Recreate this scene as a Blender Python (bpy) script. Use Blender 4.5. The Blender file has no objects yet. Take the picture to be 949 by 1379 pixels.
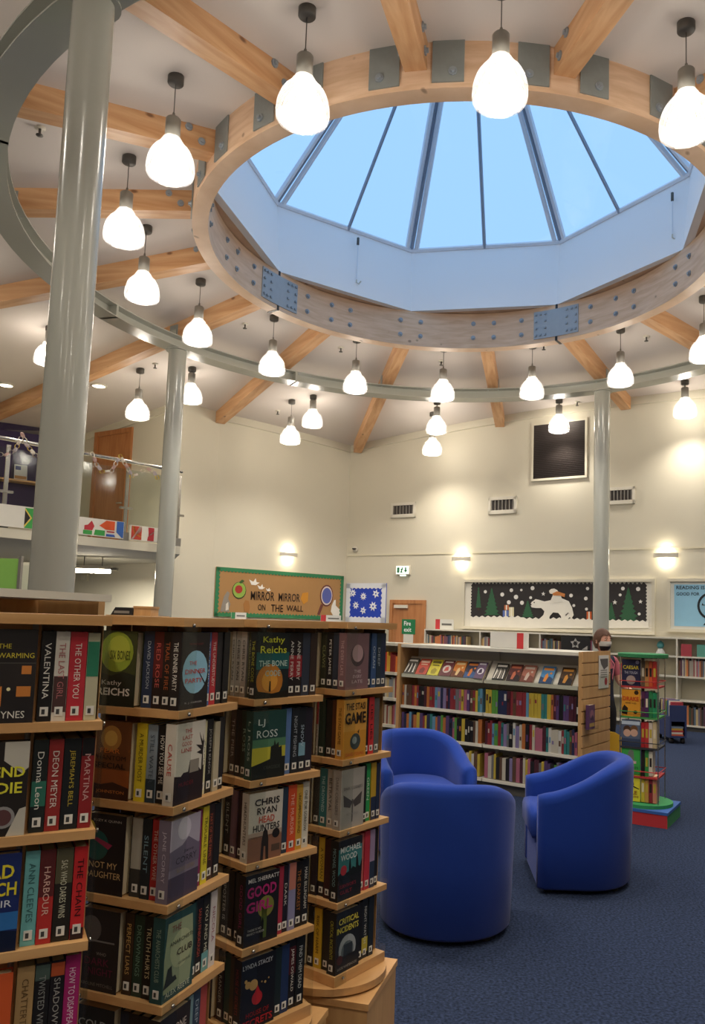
import bpy, math, random
from mathutils import Matrix, Vector
random.seed(11)
PI = math.pi
scene = bpy.context.scene
COL = scene.collection

# ---------------------------------------------------------------- camera
W, HH = 949, 1379
FPX, CXP, CYP = 1060.0, 553.0, 737.0
PITCH, ROLL, CAMZ = 0.0953, 0.0296, 1.55
_f = Vector((0, math.cos(PITCH), math.sin(PITCH)))
_u0 = Vector((0, -math.sin(PITCH), math.cos(PITCH)))
_x = Vector((1, 0, 0)) * math.cos(ROLL) + _u0 * math.sin(ROLL)
_u = Vector((-1, 0, 0)) * math.sin(ROLL) + _u0 * math.cos(ROLL)
cam_data = bpy.data.cameras.new('camera')
cam_data.sensor_fit = 'HORIZONTAL'
cam_data.sensor_width = 36.0
cam_data.lens = 36.0 * FPX / W
cam_data.shift_x = (W / 2 - CXP) / W
cam_data.shift_y = (CYP - HH / 2) / W
cam_data.clip_start = 0.05
cam = bpy.data.objects.new('camera', cam_data)
COL.objects.link(cam)
cam.matrix_world = Matrix(((_x.x, _u.x, -_f.x, 0), (_x.y, _u.y, -_f.y, 0), (_x.z, _u.z, -_f.z, CAMZ), (0, 0, 0, 1)))
scene.camera = cam

# ---------------------------------------------------------------- world, exposure
def lin(c):
    if isinstance(c, str):
        c = c.lstrip('#'); c = [int(c[i:i + 2], 16) / 255 for i in (0, 2, 4)]
    return tuple((v / 12.92 if v <= 0.04045 else ((v + 0.055) / 1.055) ** 2.4) for v in c[:3])
world = bpy.data.worlds.new('sky'); scene.world = world
world.use_nodes = True
bg = world.node_tree.nodes['Background']
bg.inputs[0].default_value = (*lin('#9ac8f7'), 1)
bg.inputs[1].default_value = 1.5
scene.view_settings.view_transform = 'Standard'
scene.view_settings.look = 'None'
scene.view_settings.exposure = -0.22
scene.view_settings.gamma = 1.0
scene.view_settings.use_curve_mapping = False
PENDANT_W, GLOW_W, SCONCE_W = 150.0, 16.0, 5.0

# ---------------------------------------------------------------- pixel helpers (a pixel is only a direction)
def ray(px, py):
    d = _x * ((px - CXP) / FPX) - _u * ((py - CYP) / FPX) + _f
    return d.normalized()
CAM = Vector((0, 0, CAMZ))
def at_z(px, py, z):
    d = ray(px, py); return CAM + d * ((z - CAMZ) / d.z)
def at_y(px, py, y):
    d = ray(px, py); return CAM + d * (y / d.y)
def on_wall(px, py, P0, d2):
    """distance along a vertical wall through P0 with plan direction d2, and height"""
    d = ray(px, py); n = (-d2[1], d2[0])
    t = ((P0[0]) * n[0] + (P0[1]) * n[1]) / (d.x * n[0] + d.y * n[1])
    p = CAM + d * t
    return (p.x - P0[0]) * d2[0] + (p.y - P0[1]) * d2[1], p.z

# ---------------------------------------------------------------- materials
MATS = {}
def mat(name, color=None, rough=0.6, metal=0.0, noise=0.0, nscale=8.0, bump=0.0, bscale=60.0, spec=None, objcol=False, coat=0.0, sheen=0.0):
    if name in MATS: return MATS[name]
    m = bpy.data.materials.new(name); m.use_nodes = True
    nt = m.node_tree; b = nt.nodes['Principled BSDF']
    b.inputs['Roughness'].default_value = rough
    b.inputs['Metallic'].default_value = metal
    if spec is not None: b.inputs['Specular IOR Level'].default_value = spec
    if coat: b.inputs['Coat Weight'].default_value = coat
    if sheen: b.inputs['Sheen Weight'].default_value = sheen
    tc = nt.nodes.new('ShaderNodeTexCoord')
    src = None
    if objcol:
        oi = nt.nodes.new('ShaderNodeObjectInfo'); src = oi.outputs['Color']
    elif color is not None:
        b.inputs['Base Color'].default_value = (*lin(color), 1)
    if noise or objcol:
        n = nt.nodes.new('ShaderNodeTexNoise'); n.inputs['Scale'].default_value = nscale; n.inputs['Detail'].default_value = 4
        nt.links.new(tc.outputs['Object'], n.inputs['Vector'])
        mr = nt.nodes.new('ShaderNodeMapRange'); mr.inputs['To Min'].default_value = 1 - noise; mr.inputs['To Max'].default_value = 1 + noise
        nt.links.new(n.outputs['Fac'], mr.inputs['Value'])
        mul = nt.nodes.new('ShaderNodeMix'); mul.data_type = 'RGBA'; mul.blend_type = 'MULTIPLY'; mul.inputs['Factor'].default_value = 1
        if src: nt.links.new(src, mul.inputs['A'])
        else: mul.inputs['A'].default_value = (*lin(color), 1)
        nt.links.new(mr.outputs['Result'], mul.inputs['B'])
        nt.links.new(mul.outputs['Result'], b.inputs['Base Color'])
    if bump:
        n2 = nt.nodes.new('ShaderNodeTexNoise'); n2.inputs['Scale'].default_value = bscale; n2.inputs['Detail'].default_value = 3
        nt.links.new(tc.outputs['Object'], n2.inputs['Vector'])
        bp = nt.nodes.new('ShaderNodeBump'); bp.inputs['Strength'].default_value = bump; bp.inputs['Distance'].default_value = 0.01
        nt.links.new(n2.outputs['Fac'], bp.inputs['Height']); nt.links.new(bp.outputs['Normal'], b.inputs['Normal'])
    MATS[name] = m; return m

def wood_mat(name, c1, c2, stretch=(0.6, 9, 9), knots=0.0, rough=0.5):
    m = bpy.data.materials.new(name); m.use_nodes = True; MATS[name] = m
    nt = m.node_tree; b = nt.nodes['Principled BSDF']; b.inputs['Roughness'].default_value = rough
    tc = nt.nodes.new('ShaderNodeTexCoord'); mp = nt.nodes.new('ShaderNodeMapping')
    mp.inputs['Scale'].default_value = stretch
    nt.links.new(tc.outputs['Object'], mp.inputs['Vector'])
    n = nt.nodes.new('ShaderNodeTexNoise'); n.inputs['Scale'].default_value = 2.2; n.inputs['Detail'].default_value = 5; n.inputs['Distortion'].default_value = 0.4
    nt.links.new(mp.outputs['Vector'], n.inputs['Vector'])
    r = nt.nodes.new('ShaderNodeValToRGB')
    r.color_ramp.elements[0].position = 0.3; r.color_ramp.elements[0].color = (*lin(c1), 1)
    r.color_ramp.elements[1].position = 0.72; r.color_ramp.elements[1].color = (*lin(c2), 1)
    nt.links.new(n.outputs['Fac'], r.inputs['Fac'])
    out = r.outputs['Color']
    if knots:
        v = nt.nodes.new('ShaderNodeTexVoronoi'); v.inputs['Scale'].default_value = 2.6
        mp2 = nt.nodes.new('ShaderNodeMapping'); mp2.inputs['Scale'].default_value = (0.8, 1.6, 1.6)
        nt.links.new(tc.outputs['Object'], mp2.inputs['Vector']); nt.links.new(mp2.outputs['Vector'], v.inputs['Vector'])
        kr = nt.nodes.new('ShaderNodeValToRGB')
        kr.color_ramp.elements[0].position = 0.045; kr.color_ramp.elements[0].color = (knots, knots, knots, 1)
        kr.color_ramp.elements[1].position = 0.10; kr.color_ramp.elements[1].color = (0, 0, 0, 1)
        nt.links.new(v.outputs['Distance'], kr.inputs['Fac'])
        mx = nt.nodes.new('ShaderNodeMix'); mx.data_type = 'RGBA'
        nt.links.new(kr.outputs['Color'], mx.inputs['Factor']); nt.links.new(out, mx.inputs['A'])
        mx.inputs['B'].default_value = (*lin('#5e3317'), 1)
        out = mx.outputs['Result']
    nt.links.new(out, b.inputs['Base Color'])
    return m

def emit_mat(name, color, strength):
    m = bpy.data.materials.new(name); m.use_nodes = True; MATS[name] = m
    b = m.node_tree.nodes['Principled BSDF']
    b.inputs['Base Color'].default_value = (*lin(color), 1)
    b.inputs['Emission Color'].default_value = (*lin(color), 1); b.inputs['Emission Strength'].default_value = strength
    return m

def clear_mat(name, tint, keep, rough=0.03, fac=0.08):
    """thin clear sheet: mostly see-through with a glossy film"""
    m = bpy.data.materials.new(name); m.use_nodes = True; MATS[name] = m
    nt = m.node_tree; nt.nodes.clear()
    o = nt.nodes.new('ShaderNodeOutputMaterial'); t = nt.nodes.new('ShaderNodeBsdfTransparent'); g = nt.nodes.new('ShaderNodeBsdfGlossy')
    t.inputs[0].default_value = (*[c * keep for c in tint], 1); g.inputs['Roughness'].default_value = rough
    mx = nt.nodes.new('ShaderNodeMixShader'); mx.inputs[0].default_value = fac
    nt.links.new(t.outputs[0], mx.inputs[1]); nt.links.new(g.outputs[0], mx.inputs[2]); nt.links.new(mx.outputs[0], o.inputs[0])
    return m

mat('wall_paint', '#cdc7b4', 0.75, noise=0.02, nscale=3, bump=0.03, bscale=120)
mat('ceiling_paint', '#cfc6bf', 0.85, noise=0.02, nscale=2)
mat('carpet', '#2c364d', 0.95, noise=1.5, nscale=75, bump=0.6, bscale=220, spec=0.1)
mat('steel_paint', '#a9aaa0', 0.22, noise=0.03, nscale=4, coat=0.3)
mat('plate_steel', '#8c9290', 0.4, metal=0.2, noise=0.08, nscale=20)
mat('plate_blue', '#a2a8ae', 0.4, metal=0.1, noise=0.08, nscale=18)
mat('bolt_steel', '#98a0a8', 0.4, metal=0.3)
mat('dark_metal', '#55524d', 0.5)
mat('lamp_grey', '#86827a', 0.4, metal=0.2)
mat('white_metal', '#d6d1c2', 0.4)
mat('cream_back', '#cfc8b0', 0.6)
mat('upstand_white', '#f4f3f4', 0.8)
mat('bar_white', '#e6e8ee', 0.4)
mat('bar_dark', '#98a0ae', 0.4)
mat('blue_fabric', '#17398f', 0.9, noise=0.10, nscale=180, bump=0.15, bscale=500, spec=0.2, sheen=0.15)
mat('black_plastic', '#1c1b1c', 0.5)
mat('pages', '#d9c9a6', 0.85, noise=0.08, nscale=40)
mat('print', None, 0.4, objcol=True, noise=0.06, nscale=9, spec=0.35)
mat('matt_print', None, 0.8, objcol=True, noise=0.04, nscale=9)
mat('skin', '#d79f88', 0.55, noise=0.04, nscale=12)
mat('navy_cloth', '#1c2033', 0.9)
mat('black_cloth', '#15151a', 0.9)
mat('hair_brown', '#5a3b28', 0.7, noise=0.3, nscale=60)
mat('chrome', '#b9b7b0', 0.2, metal=0.9)
mat('louvre_dark', '#3a3330', 0.5)
mat('black_gap', '#0d0c0c', 0.9)
wood_mat('pine', '#ba8759', '#d6ab80', (0.5, 7, 7), knots=0.8)
wood_mat('pine_ring', '#d0ab89', '#e6c7aa', (1.2, 1.2, 9), knots=0.6)
wood_mat('beech', '#b98a55', '#cfa26c', (1.0, 5, 12), rough=0.4)
wood_mat('beech_panel', '#b58a58', '#c69c68', (8, 8, 1.0), rough=0.45)
wood_mat('door_wood', '#a86b3c', '#bd8150', (8, 8, 0.8), rough=0.45)
clear_mat('glass_sky', (0.97, 0.985, 1.0), 0.97, fac=0.04)
clear_mat('acrylic', (0.97, 0.985, 0.97), 0.97, rough=0.0, fac=0.03)
clear_mat('rail_glass', (0.93, 0.97, 0.95), 0.93, rough=.08, fac=0.04)
emit_mat('tube_light', '#fff2dc', 45.0)
emit_mat('down_light', '#fff2dc', 9.0)
emit_mat('sconce_glow', '#fff0d0', 5.0)
emit_mat('exit_lit', '#e9f5ea', 1.1)
emit_mat('bulb_glow', '#fff4e2', 40.0)
def shade_mat(nm, tf):
    m = bpy.data.materials.new(nm); m.use_nodes = True; MATS[nm] = m
    nt = m.node_tree; nt.nodes.clear()
    o = nt.nodes.new('ShaderNodeOutputMaterial'); t = nt.nodes.new('ShaderNodeBsdfTransparent')
    tl = nt.nodes.new('ShaderNodeBsdfTranslucent'); tl.inputs[0].default_value = (0.95, 0.96, 1.0, 1)
    g = nt.nodes.new('ShaderNodeBsdfGlossy'); g.inputs['Roughness'].default_value = 0.1
    a = nt.nodes.new('ShaderNodeMixShader'); a.inputs[0].default_value = tf
    nt.links.new(t.outputs[0], a.inputs[1]); nt.links.new(tl.outputs[0], a.inputs[2])
    b = nt.nodes.new('ShaderNodeMixShader'); b.inputs[0].default_value = 0.12
    nt.links.new(a.outputs[0], b.inputs[1]); nt.links.new(g.outputs[0], b.inputs[2])
    nt.links.new(b.outputs[0], o.inputs[0])
shade_mat('ribbed_glass', .13); shade_mat('lens_glass', .2)
def vcol_mat():
    m = bpy.data.materials.new('many_spines'); m.use_nodes = True; MATS['many_spines'] = m
    nt = m.node_tree; at = nt.nodes.new('ShaderNodeAttribute'); at.attribute_name = 'Col'
    nt.links.new(at.outputs['Color'], nt.nodes['Principled BSDF'].inputs['Base Color'])
vcol_mat()

# ---------------------------------------------------------------- mesh building
class MB:
    def __init__(s): s.v = []; s.f = []; s.m = []; s.c = []; s.sm = []
    def add(s, vs, fs, mi=0, col=None, smooth=False):
        o = len(s.v); s.v += [tuple(v) for v in vs]
        for f in fs:
            s.f.append(tuple(i + o for i in f)); s.m.append(mi); s.c.append(col); s.sm.append(smooth)
        return s
    def box(s, x0, x1, y0, y1, z0, z1, mi=0, col=None, M=None):
        vs = [Vector((x, y, z)) for z in (z0, z1) for y in (y0, y1) for x in (x0, x1)]
        if M is not None: vs = [M @ v for v in vs]
        return s.add(vs, [(0, 2, 3, 1), (4, 5, 7, 6), (0, 1, 5, 4), (2, 6, 7, 3), (0, 4, 6, 2), (1, 3, 7, 5)], mi, col)
    def poly_prism(s, poly, a0, a1, axis='z', mi=0, col=None):
        """polygon in the two other axes, extruded along axis; for y: poly is (x,z)"""
        n = len(poly)
        def P(p, a): return (p[0], p[1], a) if axis == 'z' else ((p[0], a, p[1]) if axis == 'y' else (a, p[0], p[1]))
        vs = [P(p, a0) for p in poly] + [P(p, a1) for p in poly]
        fs = [tuple(range(n))[::-1], tuple(range(n, 2 * n))] + [(i, (i + 1) % n, n + (i + 1) % n, n + i) for i in range(n)]
        return s.add(vs, fs, mi, col)
    def lathe(s, prof, n=24, mi=0, center=(0, 0), cap=True, smooth=True, rib=0.0):
        """prof: list of (r,z) bottom to top around z"""
        vs = []; fs = []; k = len(prof)
        for i in range(n):
            a = 2 * PI * i / n; q = 1 + (rib if i % 2 else 0)
            for r, z in prof: vs.append((center[0] + r * q * math.cos(a), center[1] + r * q * math.sin(a), z))
        for i in range(n):
            j = (i + 1) % n
            for t in range(k - 1): fs.append((i * k + t, j * k + t, j * k + t + 1, i * k + t + 1))
        s.add(vs, fs, mi, None, smooth)
        if cap:
            if prof[0][0] > 1e-5: s.add([vs[i * k] for i in range(n)], [tuple(range(n))[::-1]], mi)
            if prof[-1][0] > 1e-5: s.add([vs[i * k + k - 1] for i in range(n)], [tuple(range(n))], mi)
        return s
    def tube(s, pts, r, n=8, mi=0, closed=False, smooth=True):
        pts = [Vector(p) for p in pts]; m = len(pts); vs = []; fs = []
        up = None
        for i, p in enumerate(pts):
            a = pts[i - 1] if (i > 0 or closed) else p
            b = pts[(i + 1) % m] if (i < m - 1 or closed) else p
            t = (b - a).normalized()
            ref = Vector((0, 0, 1)) if abs(t.z) < 0.9 else Vector((1, 0, 0))
            x = t.cross(ref).normalized(); y = x.cross(t).normalized()
            rr = r[i] if isinstance(r, (list, tuple)) else r
            for k in range(n):
                ang = 2 * PI * k / n; vs.append(p + x * math.cos(ang) * rr + y * math.sin(ang) * rr)
        last = m if closed else m - 1
        for i in range(last):
            j = (i + 1) % m
            for k in range(n): fs.append((i * n + k, i * n + (k + 1) % n, j * n + (k + 1) % n, j * n + k))
        s.add(vs, fs, mi, None, smooth)
        if not closed:
            s.add(vs[:n], [tuple(range(n))[::-1]], mi); s.add(vs[-n:], [tuple(range(n))], mi)
        return s
    def mesh(s, name, mats):
        me = bpy.data.meshes.new(name); me.from_pydata(s.v, [], s.f); 
        for m in mats: me.materials.append(MATS[m])
        me.polygons.foreach_set('material_index', s.m); me.polygons.foreach_set('use_smooth', s.sm)
        if any(c is not None for c in s.c):
            ca = me.color_attributes.new('Col', 'FLOAT_COLOR', 'CORNER'); data = []
            for p, c in zip(me.polygons, s.c): data += [*(c or (1, 1, 1)), 1.0] * p.loop_total
            ca.data.foreach_set('color', data)
        me.update(); return me
    def build(s, name, mats, parent=None, M=None, color=None):
        if isinstance(mats, str): mats = [mats]
        return link(name, s.mesh(name, mats), parent, M, color)
def link(name, data, parent=None, M=None, color=None):
    o = bpy.data.objects.new(name, data); COL.objects.link(o)
    if parent is not None: o.parent = parent
    if M is not None: o.matrix_local = M
    if color is not None: o.color = (*lin(color), 1)
    return o
def tag(o, label, cat, group=None, kind=None):
    o['label'] = label; o['category'] = cat
    if group: o['group'] = group
    if kind: o['kind'] = kind
    return o
def struct(o, label=None):
    o['kind'] = 'structure'
    if label: o['label'] = label
    return o
def thing(name, label, cat, M=None, group=None):
    return tag(link(name, None, None, M), label, cat, group)
def frame(x, y, z, ang): return Matrix.Translation((x, y, z)) @ Matrix.Rotation(ang, 4, 'Z')
def T(x, y, z): return Matrix.Translation((x, y, z))
def RZ(a): return Matrix.Rotation(a, 4, 'Z')

# flat lettering, gathered and meshed in one go at the end
TEXTS = []
def text(parent, s, M, w, h, color, name='title', bold=0.0, mname='print', ext=0.0):
    """lettering centred on M's origin in M's x/y plane, stretched to w x h"""
    TEXTS.append((parent, s, M, w, h, color, name, bold, mname, ext))
def flush_texts():
    cache = {}; objs = {}
    for t in TEXTS:
        key = (t[1], t[7])
        if key in objs: continue
        c = bpy.data.curves.new('lettering', 'FONT'); c.body = t[1]; c.resolution_u = 2; c.offset = t[7]
        o = bpy.data.objects.new('lettering', c); COL.objects.link(o); objs[key] = o
    dg = bpy.context.evaluated_depsgraph_get(); dg.update()
    for key, o in objs.items():
        me = bpy.data.meshes.new_from_object(o.evaluated_get(dg))
        xs = [v.co.x for v in me.vertices]; ys = [v.co.y for v in me.vertices]
        if xs:
            cx, cy, sx, sy = (min(xs) + max(xs)) / 2, (min(ys) + max(ys)) / 2, max(xs) - min(xs), max(ys) - min(ys)
            for v in me.vertices: v.co = ((v.co.x - cx) / sx, (v.co.y - cy) / sy, 0)
        cache[key] = me
    for o in objs.values():
        c = o.data; bpy.data.objects.remove(o); bpy.data.curves.remove(c)
    for parent, s, M, w, h, color, name, bold, mname, ext in TEXTS:
        me = cache[(s, bold)]
        if not me.materials: me.materials.append(MATS[mname])
        link(name, me, parent, M @ Matrix.Diagonal((w, h, 1, 1)), color)
# planes: front (faces -y): text x -> x, text y -> z ; spine (faces -x), reading downwards: text x -> -z, text y -> -y
def MF(x, y, z): return Matrix(((1, 0, 0, x), (0, 0, -1, y), (0, 1, 0, z), (0, 0, 0, 1)))
def MS(x, y, z): return Matrix(((0, 0, -1, x), (0, -1, 0, y), (-1, 0, 0, z), (0, 0, 0, 1)))

def poly_card(parent, name, poly, color, y, t=0.004, mname='matt_print'):
    """flat cut-out standing on a vertical board: poly in (x,z), front at y-t"""
    mb = MB(); mb.poly_prism(poly, y - t, y, 'y'); return mb.build(name, mname, parent, None, color)
def circle(cx, cz, r, n=14, sx=1.0): return [(cx + r * sx * math.cos(2 * PI * i / n), cz + r * math.sin(2 * PI * i / n)) for i in range(n)]
def star(cx, cz, r1, r2, n=6, rot=0.3): return [(cx + (r1 if i % 2 == 0 else r2) * math.cos(rot + PI * i / n), cz + (r1 if i % 2 == 0 else r2) * math.sin(rot + PI * i / n)) for i in range(2 * n)]

# ================================================================ THE ROOM
C = Vector((0.458, 8.337))          # plan centre of the ring, rafters, columns and skylight
AZ0 = math.radians(56.9)
def pol(r, az, z=0.0): return Vector((C.x + r * math.cos(az), C.y + r * math.sin(az), z))
def zc(r): return 5.88 - 0.1326 * (r - 2.85)      # ceiling
def zb(r): return 5.66 - 0.1305 * (r - 2.85)      # underside of the rafters
dR = Vector((0.8534, -0.5212)); W0 = Vector((0.04, 15.38))
dL = Vector((0.763, 0.6464))
Q0 = W0 - dR * 1.59
K1 = Q0 - dL * 2.98
K2 = Vector((-4.1, 13.6))
Q1 = K2 - dR * 2.72
Q2 = Q1 - dL * 4.6
WR = W0 + dR * 9.6
ROOM = [('wall_back_right', Q0, WR), ('wall_right', WR, Vector((9.6, 3))), ('wall_rear_right', Vector((9.6, 3)), Vector((5.5, -4))), ('wall_rear', Vector((5.5, -4)), Vector((-5.5, -4))),
        ('wall_rear_left', Vector((-5.5, -4)), Vector((-10.2, 3))), ('wall_left', Vector((-10.2, 3)), Q2), ('wall_upper_left', Q2, Q1), ('wall_back_left', Q1, K2), ('wall_return', K2, K1), ('wall_back', K1, Q0)]
def wall_hit(az):
    d = Vector((math.cos(az), math.sin(az))); best = 99
    for _, a, b in ROOM:
        e = b - a; den = d.x * e.y - d.y * e.x
        if abs(den) < 1e-9: continue
        q = a - C; t = (q.x * e.y - q.y * e.x) / den; s = (q.x * d.y - q.y * d.x) / den
        if t > 0 and -1e-6 <= s <= 1 + 1e-6: best = min(best, t)
    return best
def ceil_pt(px, py, zf=zc):
    d = ray(px, py); lo, hi = 0.5, 30.0
    for _ in range(60):
        mid = (lo + hi) / 2; p = CAM + d * mid
        if p.z < zf((p.xy - C).length): lo = mid
        else: hi = mid
    return CAM + d * lo

mb = MB(); poly = [Q0] + [b for _, a, b in ROOM]
for a, b in [(r[1], r[2]) for r in ROOM]: pass
fl = MB(); pts = [r[1] for r in ROOM]
fl.poly_prism([(p.x, p.y) for p in pts][::-1], -0.1, 0.0)
struct(fl.build('floor', 'carpet'), 'dark navy carpet floor')
for name, a, b in ROOM:
    n = max(2, int((b - a).length / 0.35)); mb = MB(); vs = []; nrm = Vector((-(b - a).y, (b - a).x)).normalized()
    cen = (a + b) / 2 - C
    if nrm.dot(cen) < 0: nrm = -nrm
    for i in range(n + 1):
        p = a + (b - a) * i / n; z = zc((p - C).length) + 0.02; q = p + nrm * 0.12
        vs += [(p.x, p.y, 0), (p.x, p.y, z), (q.x, q.y, 0), (q.x, q.y, z)]
    fs = []
    for i in range(n):
        o = i * 4; fs += [(o, o + 4, o + 5, o + 1), (o + 2, o + 3, o + 7, o + 6), (o + 1, o + 5, o + 7, o + 3)]
    mb.add(vs, fs); struct(mb.build(name, 'wall_paint'))
mb = MB(); azs = sorted([2 * PI * i / 144 for i in range(144)] + [math.atan2((r[1] - C).y, (r[1] - C).x) % (2 * PI) for r in ROOM])
vs = []; fs = []
for az in azs:
    R = wall_hit(az) + 0.1
    for r in (2.84, 4.2, 5.6, R): p = pol(r, az, zc(r)); vs.append(p)
for i in range(len(azs)):
    j = (i + 1) % len(azs)
    for k in range(3): fs.append((i * 4 + k, i * 4 + k + 1, j * 4 + k + 1, j * 4 + k))
mb.add(vs, fs); struct(mb.build('ceiling', 'ceiling_paint'), 'pale sloping conical ceiling')
# cornice where the visible walls meet the ceiling
for i, (name, a, b) in enumerate([ROOM[0], ROOM[9], ROOM[7], ROOM[6]]):
    n = int((b - a).length / 0.35); nrm = (C - (a + b) / 2).normalized(); e = (b - a).normalized(); m2 = Vector((-e.y, e.x))
    if m2.dot(nrm) < 0: m2 = -m2
    mb = MB(); vs = []
    for k in range(n + 1):
        p = a + (b - a) * k / n; z = zc((p - C).length); q = p + m2 * 0.03
        vs += [(p.x, p.y, z - 0.14), (q.x, q.y, z - 0.13), (q.x, q.y, z + 0.01)]
    fs = []
    for k in range(n): o = 3 * k; fs += [(o, o + 1, o + 4, o + 3), (o + 1, o + 2, o + 5, o + 4)]
    mb.add(vs, fs); struct(mb.build('trim_%d' % (i + 1), 'wall_paint'))

# ---------------------------------------------------------------- skylight (a window in the roof)
sky = struct(link('window_1', None, None, frame(C.x, C.y, 6.0, AZ0)), 'octagonal glazed lantern skylight')
RB, RE, ZE, ZA = 2.70, 2.80, 0.95, 3.72          # local z from 6.0
def oc(k, r, z): a = k * PI / 4; return Vector((r * math.cos(a), r * math.sin(a), z))
for k in range(8):
    mb = MB(); a, b, c, d = oc(k, RB, 0.02), oc(k + 1, RB, 0.02), oc(k + 1, RE, ZE), oc(k, RE, ZE)
    o = [oc(k, RB + .1, 0.02), oc(k + 1, RB + .1, 0.02), oc(k + 1, RE + .1, ZE), oc(k, RE + .1, ZE)]
    mb.add([a, b, c, d] + o, [(0, 3, 2, 1), (4, 5, 6, 7), (0, 1, 5, 4), (2, 3, 7, 6), (1, 2, 6, 5), (0, 4, 7, 3)])
    mb.build('upstand_panel', 'upstand_white', sky)
    e0, e1 = oc(k, RE, ZE), oc(k + 1, RE, ZE)
    mb = MB(); mb.tube([e0 + Vector((0, 0, 0.02)), e1 + Vector((0, 0, 0.02))], 0.035, 6, smooth=False); mb.build('eave_bar', 'bar_white', sky)
    mid = (e0 + e1) / 2; ap = Vector((0, 0, ZA))
    for q0, q1 in ((e0, mid), (mid, e1)):
        mb = MB(); mb.add([q0 + Vector((0, 0, .05)), q1 + Vector((0, 0, .05)), ap + Vector((0, 0, .05))], [(0, 1, 2)]); mb.build('pane', 'glass_sky', sky)
    tang = Vector((-math.sin(k * PI / 4), math.cos(k * PI / 4), 0))
    for off in (-0.07, 0.07):
        mb = MB(); mb.tube([e0 + tang * off, ap + tang * off * .6], 0.036, 6, smooth=False)
        hb = mb.build('hip_bar', 'bar_white', sky)
    mb = MB(); mb.tube([e0 + Vector((0, 0, .03)), ap + Vector((0, 0, .03))], 0.028, 4, smooth=False); mb.build('gasket', 'bar_dark', hb)
    mb = MB(); mb.tube([mid, ap], 0.026, 6, smooth=False); mb.build('glazing_bar', 'bar_dark', sky)
# flange closing the gap between round ring and octagonal upstand
mb = MB(); vs = []; fs = []
for i in range(64):
    a = 2 * PI * i / 64; aa = (a % (PI / 4)) - PI / 8; ro = (RB + .02) * math.cos(PI / 8) / math.cos(aa)
    vs += [(ro * math.cos(a), ro * math.sin(a), 0.03), (3.05 * math.cos(a), 3.05 * math.sin(a), 0.03)]
for i in range(64): j = (i + 1) % 64; fs.append((2 * i, 2 * i + 1, 2 * j + 1, 2 * j))
mb.add(vs, fs); mb.build('flange', 'pine_ring', sky)

# blind cords and hooks hanging on the upstand
for (px, py0, py1, lab) in ((482, 325, 385, 'short white blind winder on the upstand above the riveted plate'), (905, 265, 325, 'thin white blind winder under the skylight corner by the lamp')):
    d = ray(px, py0); 
    # upstand face distance: octagon apothem plane nearest
    best = None
    for k in range(8):
        am = AZ0 + (k + .5) * PI / 4; n2 = Vector((math.cos(am), math.sin(am))); ap_ = 2.745 * math.cos(PI / 8)
        den = d.x * n2.x + d.y * n2.y
        if den > 1e-6:
            t = (ap_ + C.dot(n2)) / den
            if best is None or t < best[0]: best = (t, n2)
    p0 = CAM + d * (best[0] - 0.06); p1z = p0.z - (py1 - py0) / FPX * p0.y
    t_ = thing('blind_winder', lab, 'blind winder', T(p0.x, p0.y, p1z))
    h = p0.z - p1z
    mb = MB(); mb.tube([(0, 0, .03), (0, 0, h)], 0.008, 6); mb.build('rod', 'bar_white', t_)
    mb = MB(); mb.tube([(0, 0, .04), (0, 0, 0), (.03, 0, -.02), (.06, 0, .02)], 0.010, 6); mb.build('hook', 'white_metal', t_)
    mb = MB(); mb.lathe([(.0, h - .06), (.018, h - .05), (.018, h + .05), (0, h + .06)], 8); mb.build('socket', 'dark_metal', t_)

# ---------------------------------------------------------------- timber ring
RI, RO, ZR0, ZR1 = 2.70, 2.86, 5.51, 6.02
def arc_block(a0, a1, r0, r1, z0, z1, n):
    vs = []; fs = []
    for i in range(n + 1):
        a = a0 + (a1 - a0) * i / n
        for r, z in ((r0, z0), (r1, z0), (r1, z1), (r0, z1)): vs.append((r * math.cos(a), r * math.sin(a), z))
    for i in range(n):
        o = 4 * i
        for k in range(4): fs.append((o + k, o + (k + 1) % 4, o + 4 + (k + 1) % 4, o + 4 + k))
    fs += [(0, 3, 2, 1), (4 * n, 4 * n + 1, 4 * n + 2, 4 * n + 3)]
    return vs, fs
ring = struct(link('ring_beam', None, None, frame(C.x, C.y, 0, AZ0)), 'large circular laminated timber ring under the skylight with riveted steel plates')
for k in range(4):
    g = 0.004; vs, fs = arc_block(k * PI / 2 + g, (k + 1) * PI / 2 - g, RI, RO, ZR0, ZR1, 30)
    mb = MB(); mb.add(vs, fs); mb.build('ring_segment', 'pine_ring', ring)
    w = 0.33 / RI; vs, fs = arc_block(k * PI / 2 - w / 1, k * PI / 2 + w / 1, RI - 0.012, RI + .002, ZR0 + .055, ZR1 - .06, 10)
    # plates about 0.66 m long
    mb = MB(); mb.add(vs, fs); pl = mb.build('splice_plate', 'plate_blue', ring)
    mb = MB()
    for sx in (-1, 1):
        for (u, zs) in ((.92, (.1, .2, .3, .4)), (.72, (.1, .4)), (.5, (.1, .2, .3, .4))):
            for z in zs:
                a = k * PI / 2 + sx * u * w * .97; r = RI - .02
                mb.box(-.012, .012, -.013, .013, -.013, .013, M=T(r * math.cos(a), r * math.sin(a), ZR0 + .005 + z) @ RZ(a))
    mb.build('rivets', 'bolt_steel', pl)['kind'] = 'stuff'
    vs, fs = arc_block(k * PI / 2 - .006, k * PI / 2 + .006, RI - .006, RO + .004, ZR0 - .006, ZR1 + .006, 1)
    mb = MB(); mb.add(vs, fs); mb.build('joint_shim', 'black_plastic', ring)
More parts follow.
